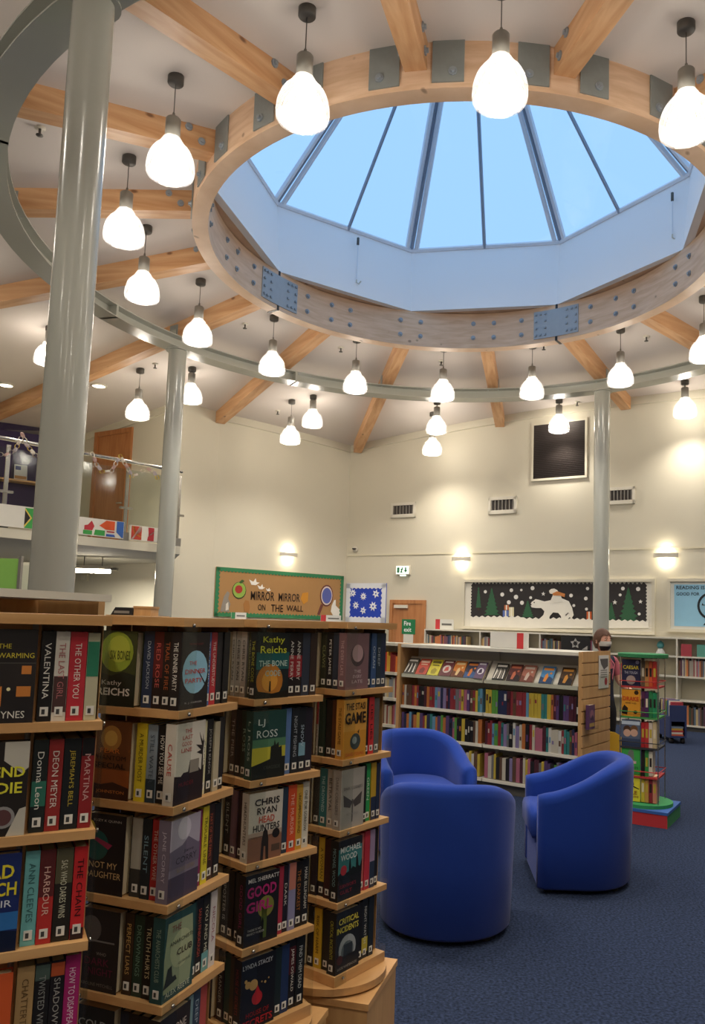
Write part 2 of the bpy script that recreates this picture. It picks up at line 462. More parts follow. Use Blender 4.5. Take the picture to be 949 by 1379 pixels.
bolt = MB(); bolt.lathe([(.034, 0), (.034, .012), (.018, .012), (.018, .03), (0, .03)], 8, smooth=False); bolt_me = bolt.mesh('bolt', ['bolt_steel'])
plate = MB(); plate.box(-.15, .15, 0, .012, 0, .36); plate_me = plate.mesh('bracket_plate', ['plate_steel'])
for k in range(16):
    a = k * PI / 8
    for da in (-.055, .055):
        for z in (5.66, 5.87):
            aa = a + da
            if k % 4 == 0: aa = a + (.19 if da > 0 else -.19)
            M = T(RI * math.cos(aa), RI * math.sin(aa), z) @ RZ(aa) @ Matrix.Rotation(-PI / 2, 4, 'Y')
            link('bolt', bolt_me, ring, M)
    for sg in (-1, 1):
        aa = a + sg * .085
        M = T((RO + .001) * math.cos(aa), (RO + .001) * math.sin(aa), 5.55) @ RZ(aa - PI / 2) 
        bp_ = link('bracket_plate', plate_me, ring, M @ T(0, -.0, 0) @ Matrix.Diagonal((.8, 1, 1, 1)))
        M2 = T((RO + .012) * math.cos(aa + sg * .012), (RO + .012) * math.sin(aa + sg * .012), 5.63) @ RZ(aa) @ Matrix.Rotation(PI / 2, 4, 'Y')
        link('bolt', bolt_me, ring, M2)

# ---------------------------------------------------------------- rafters
RAFTER_LABELS = {0: 'timber rafter above the column between the wall boards', 1: 'timber rafter ending beside the dark louvre', 2: 'timber rafter landing in the wall corner', 3: 'timber rafter landing on the pier by the gallery',
                 4: 'timber rafter resting over the slim column beside the gallery', 5: 'timber rafter crossing the gallery ceiling', 6: 'timber rafter with a steel plate near the steel ring', 7: 'knotty timber rafter passing behind the tall glossy column', 8: 'timber rafter running down to the tall glossy column head'}
for k in range(16):
    az = AZ0 + k * PI / 8; L = wall_hit(az)
    # keep rafter within walls
    r0, r1 = RO - 0.01, L - 0.03
    if k == 2: r1 = L - .12
    mb = MB(); hw = 0.085; n = 6; vs = []; fs = []
    for i in range(n + 1):
        r = r0 + (r1 - r0) * i / n
        for y, z in ((-hw, zb(r)), (hw, zb(r)), (hw, zc(r) + .01), (-hw, zc(r) + .01)): vs.append((r, y, z))
    for i in range(n):
        o = 4 * i
        for q in range(4): fs.append((o + q, o + 4 + q, o + 4 + (q + 1) % 4, o + (q + 1) % 4))
    fs += [(0, 1, 2, 3), (4 * n, 4 * n + 3, 4 * n + 2, 4 * n + 1)]
    root = struct(link('rafter', None, None, frame(C.x, C.y, 0, az)), RAFTER_LABELS.get(k, 'sloping timber rafter between ceiling lamps')); root['group'] = 'radial roof rafters'
    mb.add(vs, fs); mb.build('beam', 'pine', root)
    for sy in (-1, 1):
        mb = MB(); mb.box(4.5, 4.66, sy * hw - .008, sy * hw + .008, zb(4.58), zb(4.58) + .19); mb.build('bracket', 'plate_steel', root)
    for rr in (2.98, 3.1):
        for sy in (-1, 1):
            M = T(rr, sy * hw, zb(3.0) + .11 + (.06 if rr > 3 else -.03)) @ Matrix.Rotation(-sy * PI / 2, 4, 'X')
            link('bolt', bolt_me, root, M)

# ---------------------------------------------------------------- steel ring and columns
SZ0, SZ1 = 5.285, 5.45
sr = struct(link('steel_ring_beam', None, None, frame(C.x, C.y, 0, AZ0)), 'curved grey steel ring beam carried on the round columns')
for nm, r0, r1, z0, z1 in (('bottom_flange', 4.45, 4.71, SZ0, SZ0 + .014), ('web', 4.57, 4.59, SZ0 + .014, SZ1 - .014), ('top_flange', 4.45, 4.71, SZ1 - .014, SZ1)):
    vs, fs = arc_block(0, 2 * PI, r0, r1, z0, z1, 120); mb = MB(); mb.add(vs, fs[:-2]); mb.build(nm, 'steel_paint', sr)
for k in range(4):
    for da in (.28, PI / 2 - .44):
        a = k * PI / 2 + da; mb = MB(); mb.box(4.45, 4.71, -.02, .02, SZ0, SZ1, M=RZ(a)); mb.build('joint_plate', 'steel_paint', sr)
COLLAB = ['tall grey steel column in front of the polar bear board', 'slim grey steel column at the gallery end', 'thick glossy grey column rising behind the book racks', 'round grey steel column outside the frame']
for k in range(3):
    p = pol(4.58, AZ0 + k * PI / 2)
    root = thing('steel_column', COLLAB[k], 'column', T(p.x, p.y, 0), 'round steel columns')
    mb = MB(); mb.lathe([(.1222, 0), (.1222, SZ0)], 40); mb.build('shaft', 'steel_paint', root)
    mb = MB(); mb.lathe([(.16, SZ0 - .015), (.16, SZ0 - .001)], 24, smooth=False); mb.build('cap_plate', 'steel_paint', root)
    mb = MB(); mb.lathe([(.123, .0), (.14, .0), (.14, .015), (.123, .015)], 32, smooth=False, cap=False); mb.build('base_collar', 'steel_paint', root)
    mb = MB(); mb.box(-.1, .1, -.05, .05, SZ1, zb(4.58) + .12); mb.build('stub', 'steel_paint', root, RZ(AZ0 + k * PI / 2 + PI / 2))

# ---------------------------------------------------------------- pendant lamps
prof = [(.162, 0), (.174, .008), (.181, .035), (.180, .08), (.173, .125), (.159, .17), (.137, .21), (.108, .243), (.086, .258), (.084, .278), (.068, .305)]
sh = MB(); sh.lathe(prof, 72, cap=False, rib=.022, smooth=False); shade_me = sh.mesh('glass_shade', ['ribbed_glass'])
cp = MB(); cp.lathe([(.0, .305), (.058, .306), (.058, .465), (.05, .475), (.012, .478), (.010, .52), (0, .52)], 20); cap_me = cp.mesh('lamp_cap', ['lamp_grey'])
bl = MB(); bl.lathe([(0, .07), (.03, .08), (.045, .11), (.042, .15), (.03, .2), (.024, .30), (0, .305)], 16); bulb_me = bl.mesh('bulb', ['bulb_glow'])
ln = MB(); ln.lathe([(0, -.026), (.06, -.022), (.11, -.014), (.15, -.002), (.166, .008)], 40, cap=False); lens_me = ln.mesh('lens', ['lens_glass'])
rm = MB(); rm.tube([(.1725 * math.cos(2 * PI * i / 40), .1725 * math.sin(2 * PI * i / 40), .006) for i in range(40)], .006, 6, closed=True); rim_me = rm.mesh('rim', ['ribbed_glass'])
cn = MB(); cn.lathe([(.0, -.07), (.055, -.068), (.062, -.06), (.062, .012), (0, .012)], 20); can_me = cn.mesh('canopy', ['dark_metal'])
pl_data = bpy.data.lights.new('lamp_light', 'SPOT'); pl_data.energy = PENDANT_W; pl_data.color = (1.0, 0.915, 0.80); pl_data.shadow_soft_size = 0.09
pg_data = bpy.data.lights.new('shade_glow', 'POINT'); pg_data.energy = GLOW_W; pg_data.color = (1.0, 0.915, 0.80); pg_data.shadow_soft_size = 0.09
pl_data.spot_size = math.radians(130); pl_data.spot_blend = 1.0
def pendant(p, zbot, label, group):
    root = thing('pendant_lamp', label, 'pendant lamp', T(p.x, p.y, zbot), group)
    link('glass_shade', shade_me, root); link('lamp_cap', cap_me, root); link('bulb', bulb_me, root); link('rim', rim_me, root); link('lens', lens_me, root)
    zt = zc((p.xy - C).length) - zbot
    mb = MB(); mb.tube([(0, 0, .51), (0, 0, zt - .06)], .004, 5); mb.build('cable', 'dark_metal', root)
    link('canopy', can_me, root, T(0, 0, zt))
    link('lamp_light', pl_data, root, T(0, 0, -.035)); link('shade_glow', pg_data, root, T(0, 0, .11))
RSHORT = ['bear board column rafter', 'louvre rafter', 'wall corner rafter', 'pier rafter', 'slim column rafter', 'gallery rafter', 'plated rafter', 'knotty rafter', 'tall column rafter']
for k in range(16):
    az = AZ0 + PI / 16 + k * PI / 8
    lab = 'ribbed glass ring pendant between the %s and the %s' % (RSHORT[k], RSHORT[k + 1]) if k < 8 else 'ribbed glass ring pendant beyond the tall column rafter'
    pendant(pol(3.47, az), 4.97, lab, 'pendants around the timber ring')
for k, r in ((-1, 5.5), (0, 5.55), (1, 5.5), (2, 5.75), (3, 5.65), (4, 5.95), (5, 5.7), (6, 5.7), (7, 5.7), (8, 5.7), (9, 5.7), (10, 5.7), (-2, 5.7), (-3, 5.7)):
    lab = 'outer glass pendant between the %s and the %s' % (RSHORT[k], RSHORT[k + 1]) if 0 <= k < 5 else 'ribbed glass pendant outside the steel ring by the blue board' if k == -1 else 'ribbed glass pendant outside the steel ring away from the boards'
    pendant(pol(r, AZ0 + PI / 16 + k * PI / 8), 4.94, lab, 'pendants outside the steel ring')
for az_, r_ in ((238, 8), (256, 8), (274, 8), (292, 8), (248, 9.7), (264, 9.7), (280, 9.7)): pendant(pol(r_, math.radians(az_)), 4.5, 'added ribbed glass pendant out of view, brightening the book racks', 'added pendants lighting the racks')  # extra pendants out of view, added to brighten the near racks
for cpx, bpy_, lw in (((189, 497), 564, 'over the gallery'), ((393, 539), 597, 'near the letter board wall'), ((583, 556), 612, 'near the fire exit wall')):
    p = ceil_pt(*cpx); zb_ = at_y(cpx[0], bpy_, p.y).z
    pendant(p, zb_, 'ribbed glass pendant hanging low ' + lw, 'low outer pendants')

# sprinkler heads
for px, py in ((54, 172), (209, 490), (330, 436), (459, 468), (594, 486), (732, 465), (777, 541), (870, 453), (374, 553)):
    p = ceil_pt(px, py); bay_ = int(((math.atan2(p.y - C.y, p.x - C.x) - AZ0) % (2 * PI)) / (PI / 8)); wh = 'between the %s and the %s' % (RSHORT[bay_], RSHORT[bay_ + 1]) if bay_ < 8 else 'by the blue board'
    root = thing('sprinkler_head', 'sprinkler head %s, %s steel ring' % (wh, 'inside' if (p.xy - C).length < 4.5 else 'outside'), 'sprinkler', T(p.x, p.y, p.z), 'ceiling sprinkler heads')
    mb = MB(); mb.lathe([(0, -.012), (.045, -.01), (.045, .01), (0, .01)], 12); mb.build('rose', 'white_metal', root)
    mb = MB(); mb.lathe([(0, -.075), (.03, -.072), (.03, -.066), (.01, -.06), (.012, -.01), (0, -.01)], 10); mb.build('nozzle', 'dark_metal', root)

# ================================================================ ON THE WALLS
ANG_R = math.atan2(dR.y, dR.x); ANG_L = math.atan2(dL.y, dL.x)
class Wall:
    """things fixed on a wall: local x runs along it, -y points into the room"""
    def __init__(s, P0, d): s.P0 = P0; s.d = d; s.ang = math.atan2(d.y, d.x)
    def sz(s, px, py): return on_wall(px, py, s.P0, s.d)
    def M(s, a, z, out=0.0):
        n = Vector((s.d.y, -s.d.x)); p = s.P0 + s.d * a + n * out
        return frame(p.x, p.y, z, s.ang)
    def box(s, px0, py0, px1, py1):
        a0, z1 = s.sz(px0, py0); a1, z0 = s.sz(px1, py1)
        a0b, z0b = s.sz(px0, py1); a1b, z1b = s.sz(px1, py0)
        return (a0 + a0b) / 2, (a1 + a1b) / 2, (z0 + z0b) / 2, (z1 + z1b) / 2
RWALL = Wall(W0, dR); LWALL = Wall(K1, dL)

# thin dado line on the right wall
for nm, wl, x0, x1, pz in (('trim_5', RWALL, -1.58, 9.5, 0),):
    mb = MB(); z = RWALL.sz(700, 744)[1]; mb.box(x0, x1, -.012, 0, z, z + .03); struct(mb.build(nm, 'cream_back', None, wl.M(0, 0)))

# vents
for px0, py0, px1, py1, lab in ((527, 677, 560, 697, 'cream wall grille beside the wall corner'), (658, 669, 696, 692, 'cream wall grille under the dark louvre'), (818, 656, 855, 679, 'cream wall grille behind the column')):
    a0, a1, z0, z1 = RWALL.box(px0, py0, px1, py1); w, h = a1 - a0, z1 - z0
    t = thing('air_grille', lab, 'air vent', RWALL.M(a0, z0), 'air grilles')
    mb = MB(); mb.box(0, w, -.03, 0, 0, h * .22); mb.box(0, w, -.03, 0, h * .82, h); mb.box(0, w * .09, -.03, 0, 0, h); mb.box(w * .91, w, -.03, 0, 0, h); mb.build('grille_frame', 'white_metal', t)
    mb = MB(); mb.box(.02, w - .02, -.006, -.001, .02, h - .02); mb.build('duct', 'louvre_dark', t)
    for i in range(7):
        x = w * (.12 + .76 * i / 6); mb = MB(); mb.box(x - .008, x + .008, -.028, -.008, h * .22, h * .82); mb.build('fin', 'lamp_grey', t)
# dark louvre
a0, a1, z0, z1 = RWALL.box(719, 570, 788, 643); w, h = a1 - a0, z1 - z0
t = thing('wall_louvre', 'large dark slatted louvre panel high on the wall', 'louvre', RWALL.M(a0, z0))
mb = MB(); mb.box(0, w, -.01, 0, 0, h); mb.build('backing', 'black_gap', t)
for b in ((-.04, 0, -.04, h + .04), (w, w + .04, -.04, h + .04), (0, w, -.04, 0), (0, w, h, h + .04)):
    mb = MB(); mb.box(b[0], b[1], -.03, 0, b[2], b[3]); mb.build('louvre_frame', 'wall_paint', t)
n = 30; mb = MB(); mb.box(0, w, -.004, .004, -.018, .018); slat = mb.mesh('slat', ['louvre_dark'])
for i in range(n): link('slat', slat, t, T(0, -.022, h * (i + .5) / n) @ Matrix.Rotation(.5, 4, 'X'))

# sconces
sc_l = bpy.data.lights.new('sconce_light', 'POINT'); sc_l.energy = SCONCE_W; sc_l.color = (1, .9, .72); sc_l.shadow_soft_size = .05
def sconce(wl, px, py, label):
    a, z = wl.sz(px, py); t = thing('wall_sconce', label, 'wall light', wl.M(a, z - .04), 'curved wall lights')
    mb = MB(); n = 16; vs = []; fs = []
    for i in range(n + 1):
        u = -1 + 2 * i / n; y = -.11 * math.sqrt(max(0, 1 - u * u * .92)) - .012
        vs += [(u * .2, y, .0), (u * .2, y * 1.0, .075), (u * .2 * .94, y * .9, .075), (u * .2 * .94, y * .9, 0)]
    for i in range(n):
        o = 4 * i
        for q in range(4): fs.append((o + q, o + (q + 1) % 4, o + 4 + (q + 1) % 4, o + 4 + q))
    mb.add(vs, fs); mb.build('sconce_bowl', 'white_metal', t)
    mb = MB(); mb.box(-.13, .13, -.07, -.03, .02, .055); mb.build('tube', 'sconce_glow', t)
    mb = MB(); mb.box(-.17, .17, -.02, 0, .0, .075); mb.build('back_plate', 'white_metal', t)
    link('sconce_light', sc_l, t, T(0, -.06, .12)); link('sconce_light', sc_l, t, T(0, -.06, -.05))
sconce(RWALL, 622, 753, 'lit curved wall light above the doorway side of the bear board')
sconce(RWALL, 897, 748, 'lit curved wall light above the blue board')
sconce(LWALL, 387, 747, 'lit curved wall light above the brown letter board')
# small dome camera
a, z = RWALL.sz(479, 740); t = thing('security_camera', 'small white dome sensor beside the wall corner', 'sensor', RWALL.M(a, z))
mb = MB(); mb.lathe([(.0, -.05), (.06, -.05), (.06, -.01), (0, -.01)], 14); mb.build('base', 'white_metal', t, Matrix.Rotation(PI / 2, 4, 'X') @ T(0, 0, .05))
mb = MB(); mb.lathe([(.0, 0), (.035, .01), (.045, .035), (.045, .04)], 12); mb.build('lens', 'dark_metal', t, T(.01, -.075, -.02))
# exit sign
a0, a1, z0, z1 = RWALL.box(535, 762, 553, 774); w, h = a1 - a0, z1 - z0
t = thing('exit_sign', 'small lit running man exit sign over the door', 'exit sign', RWALL.M(a0, z0))
mb = MB(); mb.box(0, w, -.06, 0, 0, h); mb.build('case', 'white_metal', t)
mb = MB(); mb.box(.01, w - .01, -.064, -.06, .01, h - .01); mb.build('panel', 'exit_lit', t)
G = '#3f7d5c'
poly_card(t, 'arrow', [(w * .74, h * .2), (w * .88, h * .5), (w * .79, h * .5), (w * .79, h * .8), (w * .69, h * .8), (w * .69, h * .5), (w * .6, h * .5)], G, -.064, .002)
poly_card(t, 'doorway', [(w * .1, h * .2), (w * .28, h * .2), (w * .28, h * .8), (w * .1, h * .8)], G, -.064, .002)
poly_card(t, 'running_man', [(w * .33, h * .2), (w * .4, h * .45), (w * .36, h * .6), (w * .46, h * .68), (w * .44, h * .82), (w * .52, h * .8), (w * .55, h * .55), (w * .47, h * .45), (w * .52, h * .2)], G, -.064, .002)
mb = MB(); mb.box(w * .3, w * .7, -.055, -.02, -.03, -.002); mb.build('lamp', 'exit_lit', t)

# door in the right wall
a0, a1, z0, z1 = RWALL.box(525, 808, 573, 880); w = a1 - a0; h = z1
d1 = struct(link('door_1', None, None, RWALL.M(a0, 0)), 'brown wooden fire exit door')
for b in ((0, .07, 0, h), (w - .07, w, 0, h), (.07, w - .07, h - .07, h)):
    mb = MB(); mb.box(b[0], b[1], -.04, 0, b[2], b[3]); mb.build('door_frame', 'door_wood', d1)
mb = MB(); mb.box(.07, w - .07, -.025, 0, .01, h - .07); mb.build('door_leaf', 'door_wood', d1)
mb = MB(); mb.box(.12, .42, -.07, -.025, h - .16, h - .10); mb.build('door_closer', 'white_metal', d1)
mb = MB(); mb.tube([(w - .14, -.03, 1.0), (w - .14, -.07, 1.0), (w - .28, -.07, 1.0)], .012, 8); mb.build('door_handle', 'chrome', d1)
b0, b1, y0, y1 = RWALL.box(542, 834, 560, 854); sw, shh = b1 - b0, y1 - y0
t = thing('fire_exit_sign', 'green sign with white writing on the brown door', 'sign', RWALL.M(b0, y0, .026))
mb = MB(); mb.box(0, sw, -.006, 0, 0, shh); mb.build('sign_plate', 'matt_print', t, None, '#1f7a4a')
text(t, 'Fire', MF(sw * .42, -.008, shh * .72), sw * .5, shh * .3, '#ffffff', bold=.01); text(t, 'exit', MF(sw * .45, -.008, shh * .3), sw * .55, shh * .28, '#ffffff', bold=.01)
b0, b1, y0, y1 = RWALL.box(544, 854, 557, 868)
t = tag(MB().box(0, b1 - b0, -.004, 0, 0, y1 - y0).build('paper_notice', 'matt_print', None, RWALL.M(b0, y0, .026), '#d8d4c8'), 'white paper notice taped under the green door sign', 'notice')

# ---------------------------------------------------------------- notice boards
def conv(ox, oy, sc): return lambda x, y: (ox + x / sc, oy + y / sc)
def board(wl, cv, corners, name, label, color, frame_col, fw, scallop=None):
    (x0, y0), (x1, y1) = corners
    p0 = wl.sz(*cv(x0, (y0 + y1) / 2)); p1 = wl.sz(*cv(x1, (y0 + y1) / 2))
    zt = wl.sz(*cv((x0 + x1) / 2, y0))[1]; zb_ = wl.sz(*cv((x0 + x1) / 2, y1))[1]
    w = p1[0] - p0[0]; h = zt - zb_
    t = thing(name, label, 'notice board', wl.M(p0[0], zb_))
    mb = MB(); mb.box(0, w, -.02, 0, 0, h); mb.build('backing', 'matt_print', t, None, color)
    def L(x, y):
        px, py = cv(x, y); a, z = wl.sz(px, py); return (a - p0[0], z - zb_)
    return t, L, w, h
def border(t, w, h, col, fw, scal, y=-.02, step=.07, name='border'):
    """paper edging; scalloped or jagged inner edge"""
    n = max(4, int(w / step)); m = max(3, int(h / step))
    def strip(n, L, f):
        pts = [(0, 0), (L, 0)]
        for i in range(n, -1, -1): pts += [(L * i / n, fw), (L * max(0, i - .5) / n, fw * scal)] if i else [(0, fw)]
        return [f(p) for p in pts]
    for f, nn, L in ((lambda p: (p[0], p[1]), n, w), (lambda p: (p[0], h - p[1]), n, w), (lambda p: (p[1], p[0]), m, h), (lambda p: (w - p[1], p[0]), m, h)):
        poly_card(t, name, strip(nn, L, f), col, y, .006)
# brown letter board
cv = conv(280, 740, 3.954)
t, L, w, h = board(LWALL, cv, ((34, 116), (716, 366)), 'letter_board', 'brown display board lettered mirror mirror on the wall', '#a87f4e', None, 0)
border(t, w, h, '#2f7a4f', .06, 1.45)
def ctr(L, x0, y0, x1, y1):
    a, b = L(x0, (y0 + y1) / 2), L(x1, (y0 + y1) / 2); c, d = L((x0 + x1) / 2, y1), L((x0 + x1) / 2, y0)
    return (a[0] + b[0]) / 2, (c[1] + d[1]) / 2, b[0] - a[0], d[1] - c[1]
for s_, bx in (('MIRROR', (224, 224, 350, 272)), ('MIRROR', (372, 234, 486, 278)), ('ON', (262, 292, 302, 324)), ('THE', (332, 294, 396, 332)), ('WALL', (414, 298, 503, 330))):
    cx, cz, ww, hh_ = ctr(L, *bx); text(t, s_, MF(cx, -.026, cz), ww, hh_, '#2a1c14', 'letters', .012)
def C_(L, x, y, r, n=14, sx=1): c = L(x, y); rr = abs(L(x, y - r)[1] - c[1]); return circle(c[0], c[1], rr, n, sx)
poly_card(t, 'apple', C_(L, 163, 218, 46, 16, .9), '#23301a', -.02, .004); poly_card(t, 'apple_skin', C_(L, 163, 216, 42, 16, .9), '#8fae4a', -.024, .003); poly_card(t, 'apple_blush', C_(L, 160, 212, 22), '#a8342c', -.027, .003)
poly_card(t, 'leaf', [L(160, 175), L(178, 160), L(190, 168), L(172, 182)], '#3d5a2a', -.027, .003)
for (x, y, k) in ((243, 174, 1.0), (280, 200, .75), (319, 214, .5)):
    poly_card(t, 'dove', [L(x - 27 * k, y - 14 * k), L(x - 5 * k, y - 2 * k), L(x + 8 * k, y - 20 * k), L(x + 12 * k, y), L(x + 28 * k, y + 3 * k), L(x + 8 * k, y + 16 * k), L(x - 15 * k, y + 14 * k)], '#e8e4dc', -.02, .005)
poly_card(t, 'squirrel', [L(62, 330), L(70, 295), L(82, 250), L(100, 222), L(112, 232), L(104, 262), L(116, 290), L(108, 318), L(112, 332)], '#8d867c', -.02, .005)
poly_card(t, 'squirrel_belly', [L(90, 325), L(92, 290), L(104, 280), L(106, 320)], '#d8d0c2', -.025, .003)
poly_card(t, 'fox', [L(190, 330), L(185, 290), L(196, 270), L(214, 275), L(220, 310), L(214, 335)], '#a5713a', -.02, .005)
poly_card(t, 'bird', [L(490, 262), L(500, 232), L(530, 228), L(528, 275), L(505, 292)], '#c98a2c', -.02, .005)
poly_card(t, 'hand_mirror', C_(L, 628, 246, 58, 18, .72), '#6b3a34', -.02, .005); poly_card(t, 'mirror_rim', C_(L, 628, 246, 50, 18, .72), '#d9c9c0', -.025, .003); poly_card(t, 'mirror_glass', C_(L, 628, 246, 42, 18, .72), '#5a63a8', -.028, .003)
poly_card(t, 'mirror_handle', [L(598, 290), L(610, 296), L(590, 350), L(578, 345)], '#6b3a34', -.02, .006)
poly_card(t, 'rabbit', [L(650, 330), L(655, 300), L(668, 270), L(676, 268), L(676, 298), L(702, 325), L(700, 355), L(665, 355)], '#e6e2d8', -.02, .005)
# snowflake board
t, L, w, h = board(RWALL, cv, ((738, 180), (949, 388)), 'snowflake_board', 'royal blue display board with white paper snowflakes', '#2343b8', None, 0)
border(t, w, h, '#dfe3ea', .09, 1.3, step=.09)
for (x, y, r, n) in ((775, 232, 22, 8), (830, 250, 22, 10), (897, 236, 24, 6), (790, 297, 22, 8), (829, 325, 21, 6), (882, 303, 27, 8)):
    c = L(x, y); rr = abs(L(x, y - r)[1] - c[1]); f = poly_card(t, 'snowflake', star(c[0], c[1], rr, rr * .5, n), '#e9ecf2', -.02, .006)
    poly_card(f, 'flake_hole', circle(c[0], c[1], rr * .2, 8), '#2343b8', -.026, .002)
# polar bear board
cv = conv(620, 760, 3.515)
t, L, w, h = board(RWALL, cv, ((22, 84), (908, 306)), 'polar_bear_board', 'black winter display board with a white polar bear and green trees', '#d9d5c8', None, 0)
def quad(L, x0, y0, x1, y1):
    a = L(x0, (y0 + y1) / 2)[0]; b = L(x1, (y0 + y1) / 2)[0]; c = L((x0 + x1) / 2, y1)[1]; d = L((x0 + x1) / 2, y0)[1]; return a, b, c, d
a, b, c, d = quad(L, 55, 94, 878, 275)
nz = 90; pts = [(a, c), (b, c)]
m_ = 24
for i in range(m_ + 1): pts.append((b + (.02 if i % 2 else 0), c + (d - c) * i / m_))
for i in range(nz, -1, -1): pts.append((a + (b - a) * i / nz, d + (.035 if i % 2 else 0)))
for i in range(m_, -1, -1): pts.append((a - (.02 if i % 2 else 0), c + (d - c) * i / m_))
poly_card(t, 'night_paper', pts, '#2a2626', -.02, .003)
for fr in ((-.05, 0, -.05, h + .05), (w, w + .05, -.05, h + .05), (0, w, -.05, 0), (0, w, h, h + .05)):
    mb = MB(); mb.box(fr[0], fr[1], -.05, 0, fr[2], fr[3]); mb.build('board_frame', 'wall_paint', t)
def tree(x, yt, yb, wd):
    pts = []; n = 7
    for i in range(n + 1):
        f = i / n; pts.append((x + wd * f * .5 + 0, yt + (yb - yt) * f)); 
        if i < n: pts.append((x + wd * f * .5 * .55 + 4, yt + (yb - yt) * (f + .06)))
    right = pts; left = [(2 * x - p[0], p[1]) for p in pts][::-1]
    poly_card(t, 'paper_tree', [L(*p) for p in right + left], '#2c5a3c', -.023, .004)
    poly_card(t, 'trunk', [L(x - 4, yb), L(x + 4, yb), L(x + 4, yb + 14), L(x - 4, yb + 14)], '#3b2a20', -.023, .003)
for a_ in ((88, 108, 205, 26), (150, 112, 240, 78), (320, 172, 250, 62), (715, 180, 262, 50), (796, 108, 268, 104)): tree(*a_)
poly_card(t, 'polar_bear', [L(*p) for p in ((333, 192), (340, 178), (352, 170), (358, 165), (372, 168), (400, 176), (440, 168), (480, 160), (515, 175), (530, 205), (538, 240), (528, 256), (518, 250), (508, 264), (480, 264), (478, 246), (465, 230), (440, 228), (425, 245), (420, 267), (378, 270), (374, 260), (395, 240), (400, 222), (385, 207), (360, 207), (340, 204))], '#e4e0d4', -.028, .006)
poly_card(t, 'bear_eye', C_(L, 352, 181, 3, 8), '#1a1818', -.034, .002); poly_card(t, 'bear_nose', C_(L, 336, 191, 4, 8), '#1a1818', -.034, .002)
poly_card(t, 'bear_leg_line', [L(498, 240), L(512, 228), L(520, 238), L(514, 232), L(502, 244)], '#55504a', -.034, .002)
poly_card(t, 'cub', [L(*p) for p in ((430, 170), (442, 142), (426, 138), (422, 126), (432, 117), (446, 115), (460, 122), (478, 148), (486, 176), (450, 184))], '#dcd8cc', -.034, .004)
poly_card(t, 'scarf', [L(*p) for p in ((438, 138), (460, 128), (498, 140), (496, 156), (474, 148), (444, 148))], '#c0793f', -.038, .004)
for i, (x, y, r) in enumerate(((120, 130, 8), (200, 143, 10), (243, 123, 9), (290, 122, 6), (265, 155, 11), (343, 113, 10), (334, 158, 7), (293, 182, 10), (394, 140, 9), (525, 148, 9), (538, 195, 7), (595, 162, 9), (603, 115, 8), (598, 212, 7), (732, 180, 10), (757, 145, 7), (770, 115, 9), (842, 117, 10), (853, 177, 9), (847, 235, 7), (231, 180, 10))):
    if i in (8, 14, 18): c = L(x, y); rr = abs(L(x, y - r)[1] - c[1]); poly_card(t, 'snow_star', star(c[0], c[1], rr * 1.2, rr * .5, 5), '#dedcd6', -.023, .005)
    else: poly_card(t, 'snowball', C_(L, x, y, r, 9), '#dedcd6', -.023, .005)
for nm, x0, y0, x1, y1, col in (('gift', 210, 193, 231, 216, '#b8653a'), ('gift', 203, 218, 230, 248, '#5a6fb0'), ('gift', 232, 203, 255, 246, '#d8cfa8'), ('gift', 599, 224, 622, 268, '#c8602f')):
    g = poly_card(t, nm, [L(x0, y1), L(x1, y1), L(x1, y0), L(x0, y0)], col, -.024, .006); xm = (x0 + x1) / 2
    poly_card(g, 'ribbon', [L(xm - 3, y1), L(xm + 3, y1), L(xm + 3, y0), L(xm - 3, y0)], '#e8e2d0', -.030, .002)
pts = [L(50, 302), L(892, 302)]
random.seed(4)
for i in range(60, -1, -1): pts.append(L(50 + 842 * i / 60, (246 if i < 18 else 254 + max(0, i - 30) * .45) + (5 if i % 2 else -3)))
poly_card(t, 'snow_drift', pts, '#e2ded2', -.034, .006)
# pale blue board
cv = conv(850, 760, 5.515)
wall_a0 = RWALL.sz(*cv(292, 300))[0]
t, L, w, h = board(RWALL, cv, ((292, 128), (1150, 490)), 'reading_board', 'pale blue display board headed reading is good for', '#d4d4cc', None, 0)
a, b, c, d = quad(L, 320, 150, 1120, 468); 
poly_card(t, 'sky_paper', [(a, c), (b, c), (b, d), (a, d)], '#8fc0da', -.02, .003)
for fr in ((-.05, 0, -.05, h + .05), (w, w + .05, -.05, h + .05), (0, w, -.05, 0), (0, w, h, h + .05)):
    mb = MB(); mb.box(fr[0], fr[1], -.05, 0, fr[2], fr[3]); mb.build('board_frame', 'wall_paint', t)
cx, cz, ww, hh_ = ctr(L, 336, 160, 545, 186); text(t, 'READING IS', MF(cx, -.026, cz), ww, hh_, '#1c2430', 'letters', .015)
cx, cz, ww, hh_ = ctr(L, 336, 208, 508, 232); text(t, 'GOOD FOR', MF(cx, -.026, cz), ww, hh_, '#1c2430', 'letters', .015)
o_ = C_(L, 600, 310, 104, 28); i_ = C_(L, 600, 310, 88, 28)
mb = MB(); nn = len(o_)
vs = [(p[0], -.029, p[1]) for p in o_] + [(p[0], -.029, p[1]) for p in i_] + [(p[0], -.023, p[1]) for p in o_] + [(p[0], -.023, p[1]) for p in i_]
fs = []
for i in range(nn): j = (i + 1) % nn; fs += [(i, nn + i, nn + j, j), (2 * nn + i, 2 * nn + j, 3 * nn + j, 3 * nn + i), (i, j, 2 * nn + j, 2 * nn + i), (nn + i, 3 * nn + i, 3 * nn + j, nn + j)]
mb.add(vs, fs); mb.build('paper_hoop', 'matt_print', t, None, '#1f2226')
poly_card(t, 'hoop_mark', [L(524, 305), L(530, 285), L(536, 300), L(548, 300), L(546, 306)], '#1f2226', -.023, .004)
poly_card(t, 'hoop_foot', [L(535, 452), L(560, 420), L(570, 452)], '#1f2226', -.023, .004)

